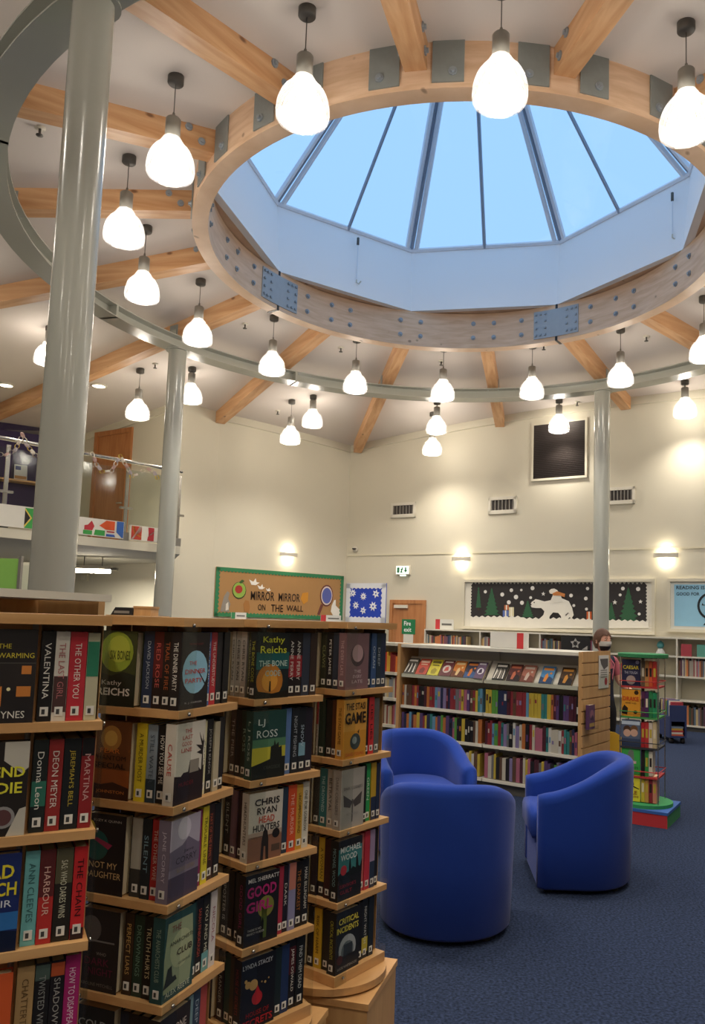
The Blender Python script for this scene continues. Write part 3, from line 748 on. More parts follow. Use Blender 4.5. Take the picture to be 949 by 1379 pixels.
# ================================================================ THE GALLERY ON THE LEFT
dM = Vector((0.656, 0.755)).normalized(); E0 = Vector((-3.62, 11.42)); GAL = Wall(E0, dM); ZM = 2.575
mb = MB(); e1 = E0 + dM * .3; e2 = E0 - dM * 4.6
inn = [(e1.x, e1.y), (K2.x - .02, K2.y - .05), (Q1.x + .06, Q1.y - .04), (Q2.x + .1, Q2.y), (e2.x, e2.y)]
mb.poly_prism(inn, ZM - .12, ZM); struct(mb.build('floor_gallery', 'wall_paint'), 'cream edged gallery floor slab')
def gal_rail():
    t = thing('glass_balustrade', 'glass gallery balustrade with steel posts and tubular handrail', 'balustrade', GAL.M(0, ZM))
    mb = MB(); mb.tube([(-4.6, .06, 1.13), (.3, .06, 1.13)], .024, 10); mb.build('handrail', 'chrome', t)
    xs = [GAL.sz(172, 690)[0], GAL.sz(10, 660)[0]]; xs = [.27, xs[0], xs[1], xs[1] - (xs[0] - xs[1])]
    for x in xs:
        mb = MB(); mb.box(x - .025, x + .025, .05, .075, -.0, 1.06); po = mb.build('post', 'chrome', t)
        mb = MB(); mb.box(x - .05, x + .05, .02, .1, 0, .12); mb.build('post_foot', 'lamp_grey', po)
        for z in (.45,):
            mb = MB(); mb.box(x - .09, x + .09, .035, .085, z, z + .03); mb.build('clamp', 'chrome', po)
    for i in range(3):
        mb = MB(); mb.box(xs[i + 1] + .05, xs[i] - .05, .058, .068, .10, 1.02); mb.build('glass_panel', 'rail_glass', t)
    return t, xs
bal, PX = gal_rail()
def flag_board(px0, py0, px1, py1, label, polys):
    a0, a1, z0, z1 = GAL.box(px0, py0, px1, py1); z0 = ZM + .02; w, h = a1 - a0, z1 - z0
    t = thing('flag_panel', label, 'painted panel', GAL.M(a0, z0), 'painted panels along the gallery')
    mb = MB(); mb.box(0, w, -.012, .03, 0, h); mb.build('panel', 'matt_print', t, None, '#dcd8cc')
    for nm, col, pts in polys: poly_card(t, nm, [(w * x, h * y) for x, y in pts], col, -.012, .003)
flag_board(-60, 678, 54, 716, 'white panel painted with a green and yellow chevron', [('green_chevron', '#3f9a48', [(.80, .02), (.92, .02), (1, .3), (1, .62), (.93, .95), (.80, .95), (.89, .5)]), ('black_triangle', '#2b2420', [(.8, .14), (.87, .5), (.8, .84)]), ('red_patch', '#a8453c', [(.93, .95), (.98, .66), (1, .66), (1, .95)]), ('gold_edge', '#d8c050', [(.8, .84), (.875, .5), (.8, .14), (.8, .05), (.895, .5), (.8, .93)])])
flag_board(100, 699, 166, 736, 'white panel painted with orange blue red and green shapes', [('red_shape', '#b8343c', [(.18, .3), (.34, .3), (.38, .55), (.32, .85), (.25, .6), (.18, .55)]), ('green_shape', '#3f9a48', [(.16, .05), (.34, .05), (.34, .28), (.16, .28)]), ('green_block', '#3f9a48', [(.38, .05), (.6, .05), (.6, .36), (.4, .36)]), ('orange_shape', '#dd5a2c', [(.48, .62), (.62, .95), (.8, .95), (.8, .42), (.62, .42)]), ('red_stripe', '#b0343c', [(.64, .28), (.8, .28), (.8, .36), (.64, .36)]), ('blue_stripe', '#3d5fae', [(.63, .04), (.82, .04), (.8, .18), (.63, .18)]), ('blue_block', '#3b66b0', [(.84, .98), (.99, .98), (.99, .04), (.96, .04), (.84, .34)])])
flag_board(174, 709, 214, 742, 'white panel painted with red and gold curved strips', [('red_strip', '#b8402e', [(.04, .05), (.38, .05), (.38, .95), (.04, .95)]), ('gold_curve', '#e0a040', [(.06, .95), (.12, .95), (.2, .5), (.36, .3), (.36, .2), (.14, .4)]), ('white_curve', '#dcd8cc', [(.3, .95), (.38, .95), (.34, .6), (.2, .3), (.1, .05), (.04, .05), (.16, .4)]), ('red_bars', '#b8343c', [(.58, .05), (.8, .05), (.8, .95), (.6, .95), (.62, .5)]), ('white_slash', '#dcd8cc', [(.56, .36), (.84, .76), (.84, .66), (.6, .3)])])
# paper chains looped over the handrail
def chain(pts, label, cols):
    P = [GAL.sz(*p) for p in pts]; x0, z0 = P[0]
    t = thing('paper_chain', label, 'paper chain', GAL.M(x0, z0, -.02), 'paper chains on the gallery rail')
    Q = [(a - x0, b - z0) for a, b in P]; seg = []
    for i in range(len(Q) - 1):
        L_ = math.hypot(Q[i + 1][0] - Q[i][0], Q[i + 1][1] - Q[i][1]); n = max(1, int(L_ / .05))
        for k in range(n): seg.append(((Q[i][0] + (Q[i + 1][0] - Q[i][0]) * k / n, Q[i][1] + (Q[i + 1][1] - Q[i][1]) * k / n), math.atan2(Q[i + 1][1] - Q[i][1], Q[i + 1][0] - Q[i][0])))
    for k, ((x, z), a) in enumerate(seg):
        me = LINK[0]
        link('paper_link', me, t, T(x, -.03, z) @ Matrix.Rotation(-a, 4, 'Y') @ Matrix.Rotation((k % 2) * PI / 2, 4, 'X'), cols[k % len(cols)])
lk = MB(); n = 10; vs = []; fs = []
for i in range(n):
    a = 2 * PI * i / n
    for y in (-.014, .014): vs.append((.036 * math.cos(a), y, .026 * math.sin(a)))
for i in range(n): j = (i + 1) % n; fs.append((2 * i, 2 * j, 2 * j + 1, 2 * i + 1))
lk.add(vs, fs); LINK = [lk.mesh('paper_link', ['matt_print'])]
CH = ['#e0d8cc', '#c9a9a0', '#d8d0c8', '#b9b0b4', '#d8c060', '#e6ded2']
chain([(0, 612), (8, 612), (20, 606), (30, 586), (36, 600), (47, 613), (60, 614)], 'pastel paper chain draped by the purple screen', CH)
chain([(124, 612), (130, 626), (137, 635), (150, 634), (158, 620), (162, 615), (170, 628), (177, 641), (187, 638)], 'pastel paper chain looped in front of the gallery door', CH)
chain([(192, 634), (200, 632), (208, 638), (214, 648)], 'short pastel paper chain beside the slim column', CH)
# gallery door in the wall
BL = Wall(K2, -dR * -1); BLW = Wall(K2 - dR * 2.72, dR)
a0, a1, z0, z1 = BLW.box(126, 580, 176, 700); w = a1 - a0; h = z1 - ZM
d2 = struct(link('door_2', None, None, BLW.M(a0, ZM)), 'brown wooden gallery door')
for b in ((0, .09, 0, h), (w - .09, w, 0, h), (.09, w - .09, h - .09, h)):
    mb = MB(); mb.box(b[0], b[1], -.04, 0, b[2], b[3]); mb.build('door_frame', 'door_wood', d2)
mb = MB(); mb.box(.09, w - .09, -.012, 0, .01, h - .09); mb.build('door_leaf', 'door_wood', d2)
mb = MB(); mb.tube([(w - .16, -.02, 1.0), (w - .16, -.06, 1.0), (w - .28, -.06, 1.0)], .012, 8); mb.build('door_handle', 'chrome', d2)
# purple screen on the left gallery wall, shelf and leaflets
UL = Wall(Q1, dL)
a0, a1, z0, z1 = UL.box(-40, 560, 52, 690)
t = thing('purple_screen', 'dark purple screen panel hung above the gallery shelf', 'screen', UL.M(a0, ZM + .9, .03))
w = a1 - a0; zt = UL.sz(30, 562)[1] - (ZM + .9)
mb = MB(); mb.box(0, w, 0, .03, 0, zt); mb.build('panel', 'matt_print', t, None, '#3d3158')
mb = MB(); mb.box(-.02, w + .02, -.02, .03, zt, zt + .03); mb.build('top_rail', 'dark_metal', t)
a0, a1, z0, z1 = UL.box(-30, 648, 56, 656)
t = thing('gallery_shelf', 'narrow wooden shelf under the purple screen', 'shelf', UL.M(a0, ZM, .0)); w = a1 - a0; zs = UL.sz(30, 650)[1] - ZM
mb = MB(); mb.box(0, w, -.34, 0, zs - .03, zs); mb.build('board', 'beech', t)
for x in (.04, w - .08): mb = MB(); mb.box(x, x + .04, -.3, -.26, 0, zs - .03); mb.build('leg', 'lamp_grey', t)
p = UL.sz(25, 630); 
t = thing('leaflet_stand', 'white printed leaflet standing on the gallery shelf', 'leaflet', UL.M(p[0], ZM + zs + .002, .2))
mb = MB(); mb.box(-.11, .11, 0, .006, 0, .3, M=Matrix.Rotation(-.15, 4, 'X')); mb.build('sheet', 'matt_print', t, None, '#cfd0d4')
mb = MB(); mb.box(-.09, .0, -.003, -.001, .2, .27, M=Matrix.Rotation(-.15, 4, 'X')); mb.build('heading', 'matt_print', t, None, '#3d4a88')
mb = MB(); mb.box(-.1, .1, -.003, -.001, .03, .09, M=Matrix.Rotation(-.15, 4, 'X')); mb.build('footer', 'matt_print', t, None, '#b98a5a')
# downlights in the gallery ceiling
for px, py in ((8, 518), (133, 519)):
    p = ceil_pt(px, py); t = thing('downlight', 'round recessed downlight in the gallery ceiling', 'downlight', T(p.x, p.y, p.z - .02), 'gallery downlights')
    mb = MB(); mb.lathe([(.1, 0), (.13, 0), (.13, .03), (.1, .03)], 20, cap=False); mb.build('rim', 'white_metal', t)
    mb = MB(); mb.lathe([(0, .005), (.1, .005), (.1, .02), (0, .02)], 20); mb.build('lens', 'down_light', t)
# strip light under the gallery, socket box
p0, p1 = at_z(106, 768, 2.33), at_z(150, 766, 2.33)
y_ = 12.6; q0, q1 = at_y(100, 768, y_), at_y(150, 766, y_)
t = thing('strip_light', 'lit fluorescent strip light under the gallery', 'strip light', T(q0.x, q0.y, q0.z))
Lg = q1.x - q0.x
mb = MB(); mb.box(0, Lg, -.05, .05, .03, .08); mb.build('housing', 'white_metal', t)
mb = MB(); mb.tube([(.02, 0, .0), (Lg - .02, 0, .0)], .035, 10); mb.build('tube', 'tube_light', t)
mb = MB(); mb.box(Lg - .01, Lg + .1, -.03, .03, .02, .06); mb.build('end_cap', 'lamp_grey', t)
tl_ = bpy.data.lights.new('tube_light', 'AREA'); tl_.shape = 'RECTANGLE'; tl_.size = Lg; tl_.size_y = .08; tl_.energy = 120; tl_.color = (1, .93, .8)
link('tube_light', tl_, t, T(Lg / 2, 0, -.04))
for x in (.15, Lg - .15): mb = MB(); mb.tube([(x, 0, .08), (x, 0, ZM - .12 - q0.z)], .008, 6); mb.build('hanger', 'lamp_grey', t)
a0, a1, z0, z1 = BLW.box(112, 774, 120, 783)
t = thing('junction_box', 'small cream junction box on the wall under the gallery', 'junction box', BLW.M(a0, z0)); w, h = a1 - a0, z1 - z0
mb = MB(); mb.box(0, w, -.05, 0, 0, h); mb.build('box', 'cream_back', t)
mb = MB(); mb.box(.02, w - .02, -.06, -.05, .02, h - .02); mb.build('lid', 'white_metal', t)

# things standing under the gallery
p = at_z(-10, 900, 0); gy = 8.6
def free(px, y): d = ray(px, 800); return Vector((d.x / d.y * y, y))
a = free(-14, gy); b = free(22, gy); zt = at_y(10, 752, gy).z
t = thing('green_screen', 'bright green display screen in a grey frame under the gallery', 'display screen', T(a.x, a.y, 0))
w = b.x - a.x
mb = MB(); mb.box(0, w, 0, .03, 1.05, zt); mb.build('panel', 'matt_print', t, None, '#8cc25a')
for x in (-.03, w): mb = MB(); mb.box(x, x + .03, -.01, .04, 0.02, zt + .03); mb.build('upright', 'lamp_grey', t)
for x in (-.03, w): mb = MB(); mb.box(x, x + .03, -.25, .28, 0, .02); mb.build('foot', 'lamp_grey', t)
a = free(24, 9.05); zt = at_y(30, 757, 9.05).z
t = thing('white_cabinet', 'tall white cabinet with a dark handle rail beside the green screen', 'cabinet', T(a.x, 9.05, 0))
mb = MB(); mb.box(0, .3, 0, .4, .06, zt); mb.build('body', 'white_metal', t)
mb = MB(); mb.box(.02, .28, .04, .36, 0, .06); mb.build('plinth', 'dark_metal', t)
mb = MB(); mb.box(.02, .28, -.02, 0, .1, zt - .03); dr = mb.build('door', 'white_metal', t)
mb = MB(); mb.box(.06, .2, -.045, -.02, 1.75, 1.79); mb.build('handle', 'dark_metal', dr)
p = free(148, 9.3); zt = at_y(160, 828, 9.3).z
t = thing('enquiry_counter', 'pale wooden enquiry counter beside the slim column', 'counter', T(p.x, p.y, 0))
w = free(206, 9.3).x - p.x
mb = MB(); mb.box(0, w, 0, .6, .05, zt - .04); mb.build('body', 'beech_panel', t)
mb = MB(); mb.box(-.02, w + .02, -.03, .62, zt - .04, zt); mb.build('worktop', 'beech', t)
mb = MB(); mb.box(.03, w - .03, .03, .57, 0, .05); mb.build('plinth', 'dark_metal', t)
q = free(148, 9.35); t = thing('desk_printer', 'black sloping machine on the wooden counter', 'printer', T(q.x + .02, 9.36, zt))
mb = MB(); mb.poly_prism([(0, 0), (.26, 0), (.24, .09), (.05, .09)], 0, .3, 'y'); mb.build('case', 'black_plastic', t)
mb = MB(); mb.box(.04, .22, -.004, 0, .02, .05); mb.build('slot', 'lamp_grey', t)
q = free(181, 9.35); t = thing('storage_box', 'pale brown box on the wooden counter', 'box', T(q.x, 9.36, zt))
mb = MB(); mb.box(0, .2, 0, .3, 0, .1); mb.build('carton', 'beech_panel', t)
mb = MB(); mb.box(-.006, .206, -.006, .306, .085, .11); mb.build('lid', 'beech', t)

# ================================================================ BOOKS
def book_mesh(w, t, h, name='book_cover'):
    """jacket: front (-y), back (+y) and spine (-x); local box x 0..w, y 0..t, z 0..h"""
    c = 0.0018; mb = MB()
    mb.box(0, w, 0, c, 0, h); mb.box(0, w, t - c, t, 0, h); mb.box(0, c, c, t - c, 0, h)
    return mb
BOOKN = {}
def book(M, w, t, h, color, label, group, name='book', title=None, tcol='#e8e2d2', sticker=True, deco=None, simple=False, pagecol=None, spine2=None):
    c = 0.0018
    mb = MB()
    # closed wrap: one continuous C section
    vs = []
    prof = [(w, 0), (0, 0), (0, t), (w, t), (w, t - c), (c, t - c), (c, c), (w, c)]
    mb.poly_prism(prof, 0, h)
    if simple:
        mb.box(c + .0005, w - .004, c + .0002, t - c - .0002, .003, h - .003, mi=1)
        return tag(mb.build(name, ['print', 'pages'], None, M, color), label, 'book', group)
    o = tag(mb.build(name, 'print', None, M, color), label, 'book', group)
    pb = MB(); pb.box(c, w - .004, c, t - c, .003, h - .003); pb.build('page_block', 'pages', o)
    if spine2:
        zs, col = spine2; s2 = MB(); s2.box(-.0006, 0, .0005, t - .0005, h * zs[0], h * zs[1]); s2.build('spine_band', 'print', o, None, col)
    if sticker:
        s = MB(); q = min(t - .004, .017); s.box(-.0012, 0, (t - q) / 2, (t + q) / 2, .012, .032); st = s.build('spine_label', 'matt_print', o, None, '#d9d6cc')
        s = MB(); s.box(-.0016, -.0012, t / 2 - q * .1, t / 2 + q * .3, .016, .027); s.build('label_mark', 'matt_print', st, None, '#3a3a3a')
    if title:
        L_ = min(h * .62, .012 * len(title) + .02); text(o, title, MS(-.0011, t / 2, h * .56), L_, min(t * .45, .013), tcol, 'spine_title')
    if deco: deco(o, w, h, t)
    return o
def rect(o, w, h, x0, z0, x1, z1, col, lev=1, name='cover_art'):
    e = .0004 * lev; mb = MB(); mb.box(w * x0, w * x1, -e, -e + .0003, h * z0, h * z1); return mb.build(name, 'print', o, None, col)
def shape(o, w, h, pts, col, lev=1, name='cover_art'):
    e = .0004 * lev; return poly_card(o, name, [(w * x, h * z) for x, z in pts], col, -e + .0003, .0003, 'print')
def disc(o, w, h, x, z, r, col, lev=1, sx=1.0):
    e = .0004 * lev; return poly_card(o, 'cover_art', circle(w * x, h * z, w * r, 20, sx), col, -e + .0003, .0003, 'print')
def line(o, w, h, s, x, z, ww, hh, col, bold=0.0, lev=4): text(o, s, MF(w * x, -.0004 * lev, h * z), w * ww, h * hh, col, 'title', bold)
# ---- covers that face out
def D_house(o, w, h, t):
    line(o, w, h, 'THE', .5, .82, .2, .05, '#c9b83a'); line(o, w, h, 'HOUSEWARMING', .5, .72, .92, .055, '#c9b83a'); line(o, w, h, 'S. E. LYNES', .5, .09, .74, .075, '#ddd8cc')
    rect(o, w, h, 0, .34, 1, .64, '#2a2524'); rect(o, w, h, 0, .635, 1, .642, '#55504c', 2)
    for x0, z0, x1, z1 in ((.30, .5, .44, .6), (.78, .52, .93, .61), (.2, .18, .5, .39), (.72, .28, .94, .39), (.1, .5, .2, .6)): rect(o, w, h, x0, z0, x1, z1, '#c47a38', 2)
    for x in (.1, .6): disc(o, w, h, x, .36, .03, '#e6dca8', 3)
def D_defend(o, w, h, t):
    shape(o, w, h, ((.62, 1), (1, 1), (1, .72), (.9, .66), (.62, .8)), '#b9b4a6'); shape(o, w, h, ((.72, .0), (1, .0), (1, .3), (.9, .28)), '#b9b4a6')
    line(o, w, h, 'DEFEND', .5, .68, .9, .11, '#d6cf3a', .02); line(o, w, h, 'OR DIE', .5, .51, .84, .12, '#d6cf3a', .02)
    disc(o, w, h, .66, .2, .18, '#8d8a88', 2); disc(o, w, h, .66, .2, .13, '#5a3a3a', 3); line(o, w, h, 'TOM', .3, .16, .3, .07, '#cfcabf'); line(o, w, h, 'MARCUS', .35, .06, .5, .07, '#a8a49a')
def D_watch(o, w, h, t):
    rect(o, w, h, 0, .22, 1, .4, '#2f6aa8'); shape(o, w, h, ((0, 0), (1, 0), (1, .2), (.72, .22), (.62, .36), (.55, .38), (.5, .22), (0, .16)), '#101a34', 2)
    line(o, w, h, 'DEAD', .55, .82, .7, .14, '#d8c832', .02); line(o, w, h, 'WATCH', .52, .64, .86, .14, '#d8c832', .02); line(o, w, h, 'MUIR', .66, .49, .46, .07, '#d5d9e0')
def D_orange(o, w, h, t):
    line(o, w, h, 'DARK', .5, .8, .6, .09, '#e6b08a'); shape(o, w, h, ((.1, .1), (.8, .2), (.9, .4), (.4, .35)), '#8a2e14'); disc(o, w, h, .4, .55, .16, '#e2a060')
def D_bones(o, w, h, t):
    disc(o, w, h, .5, .72, .42, '#8a9a34'); disc(o, w, h, .55, .76, .28, '#a8b040', 2); shape(o, w, h, ((0, 0), (1, 0), (1, .42), (.7, .46), (.4, .4), (0, .46)), '#22251c', 3)
    line(o, w, h, 'SIX BONES', .6, .68, .5, .12, '#3a4220'); line(o, w, h, 'Kathy', .42, .3, .5, .08, '#cfcac0'); line(o, w, h, 'REICHS', .48, .19, .82, .1, '#dedad0', .02)
def D_dinner(o, w, h, t):
    disc(o, w, h, .52, .48, .44, '#8fbfd4'); shape(o, w, h, ((.6, .5), (.62, .5), (.9, .32), (.88, .3)), '#2a2020', 2)
    line(o, w, h, 'THE', .42, .6, .26, .05, '#c8504a'); line(o, w, h, 'DINNER', .52, .49, .72, .06, '#c8504a', .01); line(o, w, h, 'PARTY', .48, .37, .6, .06, '#c8504a', .01)
    line(o, w, h, 'THE ONLY GUEST', .5, .85, .5, .025, '#8a3434'); line(o, w, h, 'R. J. PARKER', .5, .08, .6, .03, '#b8b4ac')
def D_special(o, w, h, t):
    disc(o, w, h, .5, .78, .26, '#a8783a'); disc(o, w, h, .5, .78, .16, '#caa050', 2); rect(o, w, h, 0, .15, 1, .38, '#8a4a22'); shape(o, w, h, ((0, 0), (1, 0), (1, .16), (.6, .22), (.3, .18), (0, .2)), '#3a1e12', 2)
    line(o, w, h, 'FEAR', .5, .62, .5, .06, '#c8702f'); line(o, w, h, 'PHANTOM', .5, .53, .8, .06, '#1f130c'); line(o, w, h, 'SPECIAL', .5, .43, .8, .07, '#1f130c', .01); line(o, w, h, 'JOHNSTON', .55, .09, .7, .05, '#c87a3a')
def D_tree(o, w, h, t):
    shape(o, w, h, ((0, 0), (1, 0), (1, .42), (.9, .36), (.8, .42), (.74, .36), (.6, .42), (.56, .5), (.5, .5), (.46, .38), (.3, .38), (.22, .34), (0, .36)), '#2a1c1c')
    rect(o, w, h, .5, .36, .82, .52, '#8d8578', 2); shape(o, w, h, ((.92, .36), (.97, .36), (.95, .6), (.98, .75), (.95, .72), (.93, .82), (.92, .72), (.8, .85), (.9, .68), (.7, .7), (.88, .62), (.72, .6), (.92, .56)), '#2a2422', 2)
    line(o, w, h, 'THE', .4, .9, .24, .05, '#b8483e'); line(o, w, h, 'LAST', .38, .82, .34, .05, '#b8483e'); line(o, w, h, 'GOOD', .36, .74, .34, .05, '#b8483e'); line(o, w, h, 'LINE', .36, .66, .36, .05, '#b8483e'); line(o, w, h, 'MURDER', .4, .24, .5, .05, '#7a2a2c')
def D_daughter(o, w, h, t):
    disc(o, w, h, .3, .6, .3, '#20504a'); shape(o, w, h, ((.2, .68), (.6, .56), (.7, .62), (.3, .7)), '#8a2a4a', 2); disc(o, w, h, .1, .82, .15, '#c8b03a', 3)
    line(o, w, h, 'NOT MY', .5, .36, .7, .08, '#cfae7a'); line(o, w, h, 'DAUGHTER', .5, .24, .9, .08, '#cfae7a'); line(o, w, h, 'SUZY K QUINN', .55, .92, .7, .035, '#b0a8a0')
def D_corry(o, w, h, t):
    rect(o, w, h, 0, .62, 1, 1, '#a59dab'); rect(o, w, h, 0, .0, 1, .3, '#4a3f50'); disc(o, w, h, .45, .86, .22, '#c2bcc6', 2); shape(o, w, h, ((0, .62), (.4, .66), (.6, .74), (1, .6), (1, .4), (0, .4)), '#6a6072', 3)
    line(o, w, h, 'Jane', .62, .57, .34, .05, '#2a2430'); line(o, w, h, 'CORRY', .55, .48, .7, .08, '#2a2430'); line(o, w, h, 'BLOOD SISTERS', .55, .36, .6, .05, '#8a7a5a')
def D_dark(o, w, h, t):
    disc(o, w, h, .3, .75, .26, '#5a5656'); rect(o, w, h, 0, .6, .9, .62, '#7a7674', 2); line(o, w, h, 'WHO', .6, .46, .24, .04, '#8a8480'); line(o, w, h, 'DARK', .5, .36, .6, .09, '#6a2440'); line(o, w, h, 'NIGHT', .6, .24, .6, .09, '#6a2440'); line(o, w, h, 'CAROLINE MITCHELL', .5, .08, .84, .04, '#7a7268')
def D_anarch(o, w, h, t):
    shape(o, w, h, ((.04, .1), (.9, .1), (.96, .5), (.9, .9), (.1, .92), (.02, .5)), '#8e9a7a'); disc(o, w, h, .55, .55, .36, '#a3ab86', 2)
    line(o, w, h, 'THE', .36, .83, .3, .08, '#7a3a34', lev=5); line(o, w, h, "ANARCHISTS'", .56, .66, .8, .05, '#3a3a2e', lev=5); line(o, w, h, 'CLUB', .66, .52, .5, .08, '#3a2a24', .01, 5)
    shape(o, w, h, ((.02, .16), (.45, .2), (.4, .26), (.3, .26), (.26, .4), (.14, .38), (.1, .28)), '#2a2f2a', 3); line(o, w, h, 'A LEO STANHOPE CASE', .66, .38, .4, .03, '#3a3a2e', lev=5); line(o, w, h, 'ALEX REEVE', .48, .08, .8, .06, '#c9cdb4', lev=5)
def D_bonecode(o, w, h, t):
    rect(o, w, h, .0, .44, 1, .7, '#1f5a5a'); disc(o, w, h, .42, .26, .4, '#b8742a', 2); disc(o, w, h, .42, .26, .24, '#d8963a', 3); shape(o, w, h, ((0, 0), (1, 0), (1, .12), (.5, .07), (0, .12)), '#1c1812', 4); shape(o, w, h, ((.4, .1), (.46, .1), (.45, .26), (.41, .26)), '#1c1410', 4)
    line(o, w, h, 'Kathy', .5, .88, .66, .12, '#c9cc3a', .01, 5); line(o, w, h, 'Reichs', .5, .74, .8, .11, '#c9cc3a', .01, 5); line(o, w, h, 'THE BONE', .5, .53, .86, .09, '#b8cfc4', .01, 5); line(o, w, h, 'CODE', .5, .38, .46, .09, '#9ab8b0', .01, 5)
def D_ross(o, w, h, t):
    rect(o, w, h, 0, .2, 1, .46, '#b8b03a'); rect(o, w, h, 0, .46, 1, .58, '#4f7a5c', 1); shape(o, w, h, ((0, 0), (1, 0), (1, .3), (.9, .3), (.88, .46), (.8, .44), (.78, .52), (.7, .48), (.66, .56), (.64, .48), (.55, .46), (.54, .28), (.3, .24), (0, .2)), '#22241f', 2)
    line(o, w, h, 'LJ', .24, .82, .2, .12, '#cfd6d0', 0, 5); line(o, w, h, 'ROSS', .42, .66, .62, .11, '#cfd6d0', 0, 5); line(o, w, h, 'CRAGSIDE', .6, .16, .5, .05, '#4a4c44', 0, 5)
def D_ryan(o, w, h, t):
    rect(o, w, h, 0, 0, 1, .36, '#8a604a'); rect(o, w, h, 0, .34, 1, .42, '#b09a88', 1); shape(o, w, h, ((.38, 0), (.46, 0), (.47, .2), (.52, .2), (.54, 0), (.62, .0), (.6, .3), (.56, .42), (.5, .46), (.44, .42), (.4, .28)), '#2a2420', 2); disc(o, w, h, .82, .36, .11, '#241f1e', 3)
    rect(o, w, h, .7, .1, .95, .2, '#5a4638', 2)
    for s_, z, ww, c in (('CHRIS', .86, .74, '#2a2626'), ('RYAN', .73, .58, '#2a2626'), ('HEAD', .6, .46, '#c0503c'), ('HUNTERS', .48, .78, '#2a2626')): line(o, w, h, s_, .52, z, ww, .1, c, .012, 5)
def D_good(o, w, h, t):
    disc(o, w, h, .62, .5, .24, '#7a7a34'); rect(o, w, h, .5, .06, .66, .5, '#4a5a2a', 1); shape(o, w, h, ((.5, .05), (.56, .05), (.57, .3), (.54, .36), (.5, .3)), '#14140f', 3)
    line(o, w, h, 'MEL SHERRATT', .52, .92, .9, .06, '#d8d4ce', .01, 5); line(o, w, h, 'GOOD', .48, .75, .86, .16, '#a82a6a', .03, 5); line(o, w, h, 'GIRL', .42, .54, .76, .15, '#a82a6a', .03, 5); line(o, w, h, 'THERE IS NO', .3, .22, .4, .03, '#b0aca4', 0, 5); line(o, w, h, 'PERFECT MURDER', .34, .17, .5, .03, '#b0aca4', 0, 5)
def D_secrets(o, w, h, t):
    disc(o, w, h, .48, .42, .15, '#a8242a'); shape(o, w, h, ((.36, .44), (.48, .6), (.6, .44)), '#a8242a', 2)
    for x, z, r in ((.2, .64, .08), (.36, .62, .12), (.6, .62, .02), (.8, .64, .02), (.7, .6, .03), (.14, .7, .04)): disc(o, w, h, x, z, r, '#b8945a', 2)
    line(o, w, h, 'LYNDA STACEY', .46, .9, .86, .065, '#c0c2c8', 0, 5); line(o, w, h, 'HOUSE OF', .5, .22, .66, .07, '#8a2024', .01, 5); line(o, w, h, 'SECRETS', .5, .1, .88, .1, '#a8242a', .02, 5)
def D_mauve(o, w, h, t):
    disc(o, w, h, .5, .6, .3, '#4a3a3e'); disc(o, w, h, .5, .64, .24, '#a88a8c', 2)
    for i, s_ in enumerate(('THE', 'EVERY', 'LATE')): line(o, w, h, s_, .5, .32 - i * .09, .3 + .08 * i, .055, '#c8b4b2', 0, 5)
def D_stasi(o, w, h, t):
    disc(o, w, h, .5, .28, .2, '#4a5250'); disc(o, w, h, .5, .28, .12, '#8a9490', 2); rect(o, w, h, 0, 0, 1, .46, '#c88a2c', 1)
    disc(o, w, h, .52, .28, .22, '#3f4846', 3); disc(o, w, h, .48, .3, .1, '#7f8a86', 4); shape(o, w, h, ((.6, .44), (.68, .48), (.66, .4)), '#2a2420', 3)
    line(o, w, h, 'THE STASI', .5, .88, .84, .12, '#2a1c14', .01, 5); line(o, w, h, 'GAME', .5, .68, .9, .2, '#2a1c14', .03, 5); line(o, w, h, 'DAVID YOUNG', .5, .07, .8, .06, '#c05a2a', .01, 5)
def D_butter(o, w, h, t):
    for s_ in (-1, 1): shape(o, w, h, ((.5, .44), (.5 + s_ * .4, .58), (.5 + s_ * .36, .38), (.5 + s_ * .1, .34)), '#4a4442')
    shape(o, w, h, ((.48, .1), (.52, .1), (.53, .48), (.47, .48)), '#5a5450', 2); line(o, w, h, 'DARK CORNERS', .5, .68, .8, .05, '#6a6460', 0, 5); line(o, w, h, 'ROSALIND', .5, .24, .5, .04, '#8a8480', 0, 5)
def D_wood(o, w, h, t):
    rect(o, w, h, 0, .42, 1, .86, '#3a7a7a'); shape(o, w, h, ((0, .38), (1, .38), (1, .6), (.92, .48), (.86, .5), (.8, .7), (.76, .7), (.74, .48), (.6, .52), (.55, .48), (.5, .66), (.46, .66), (.44, .46), (.3, .44), (.2, .5), (0, .44)), '#141a18', 2); disc(o, w, h, .22, .5, .13, '#b8343a', 3)
    line(o, w, h, 'MICHAEL', .5, .84, .88, .1, '#d8dcd8', .01, 5); line(o, w, h, 'WOOD', .42, .71, .68, .1, '#d8dcd8', .01, 5); line(o, w, h, "SURVIVOR'S", .4, .24, .7, .06, '#8a2a34', .01, 5); line(o, w, h, 'GUILT', .34, .14, .5, .06, '#8a2a34', .01, 5)
def D_critical(o, w, h, t):
    disc(o, w, h, .5, .36, .36, '#9aa0a2'); disc(o, w, h, .5, .32, .26, '#5a6468', 2); rect(o, w, h, 0, 0, 1, .26, '#1a1c20', 3); rect(o, w, h, .34, .24, .7, .44, '#2a3238', 3); disc(o, w, h, .18, .22, .12, '#4a2020', 4)
    line(o, w, h, 'CRITICAL', .52, .84, .84, .1, '#d0c24a', .02, 5); line(o, w, h, 'INCIDENTS', .48, .7, .9, .1, '#d0c24a', .02, 5); line(o, w, h, 'LUCIE WHITEHOUSE', .5, .08, .8, .04, '#a8a49c', 0, 5)
def D_plain(c1, c2, s1, s2):
    def f(o, w, h, t):
        rect(o, w, h, .0, .4, 1, .62, c1); line(o, w, h, s1, .5, .8, .7, .1, c2, .01, 5); line(o, w, h, s2, .5, .14, .7, .06, c2, 0, 5)
    return f

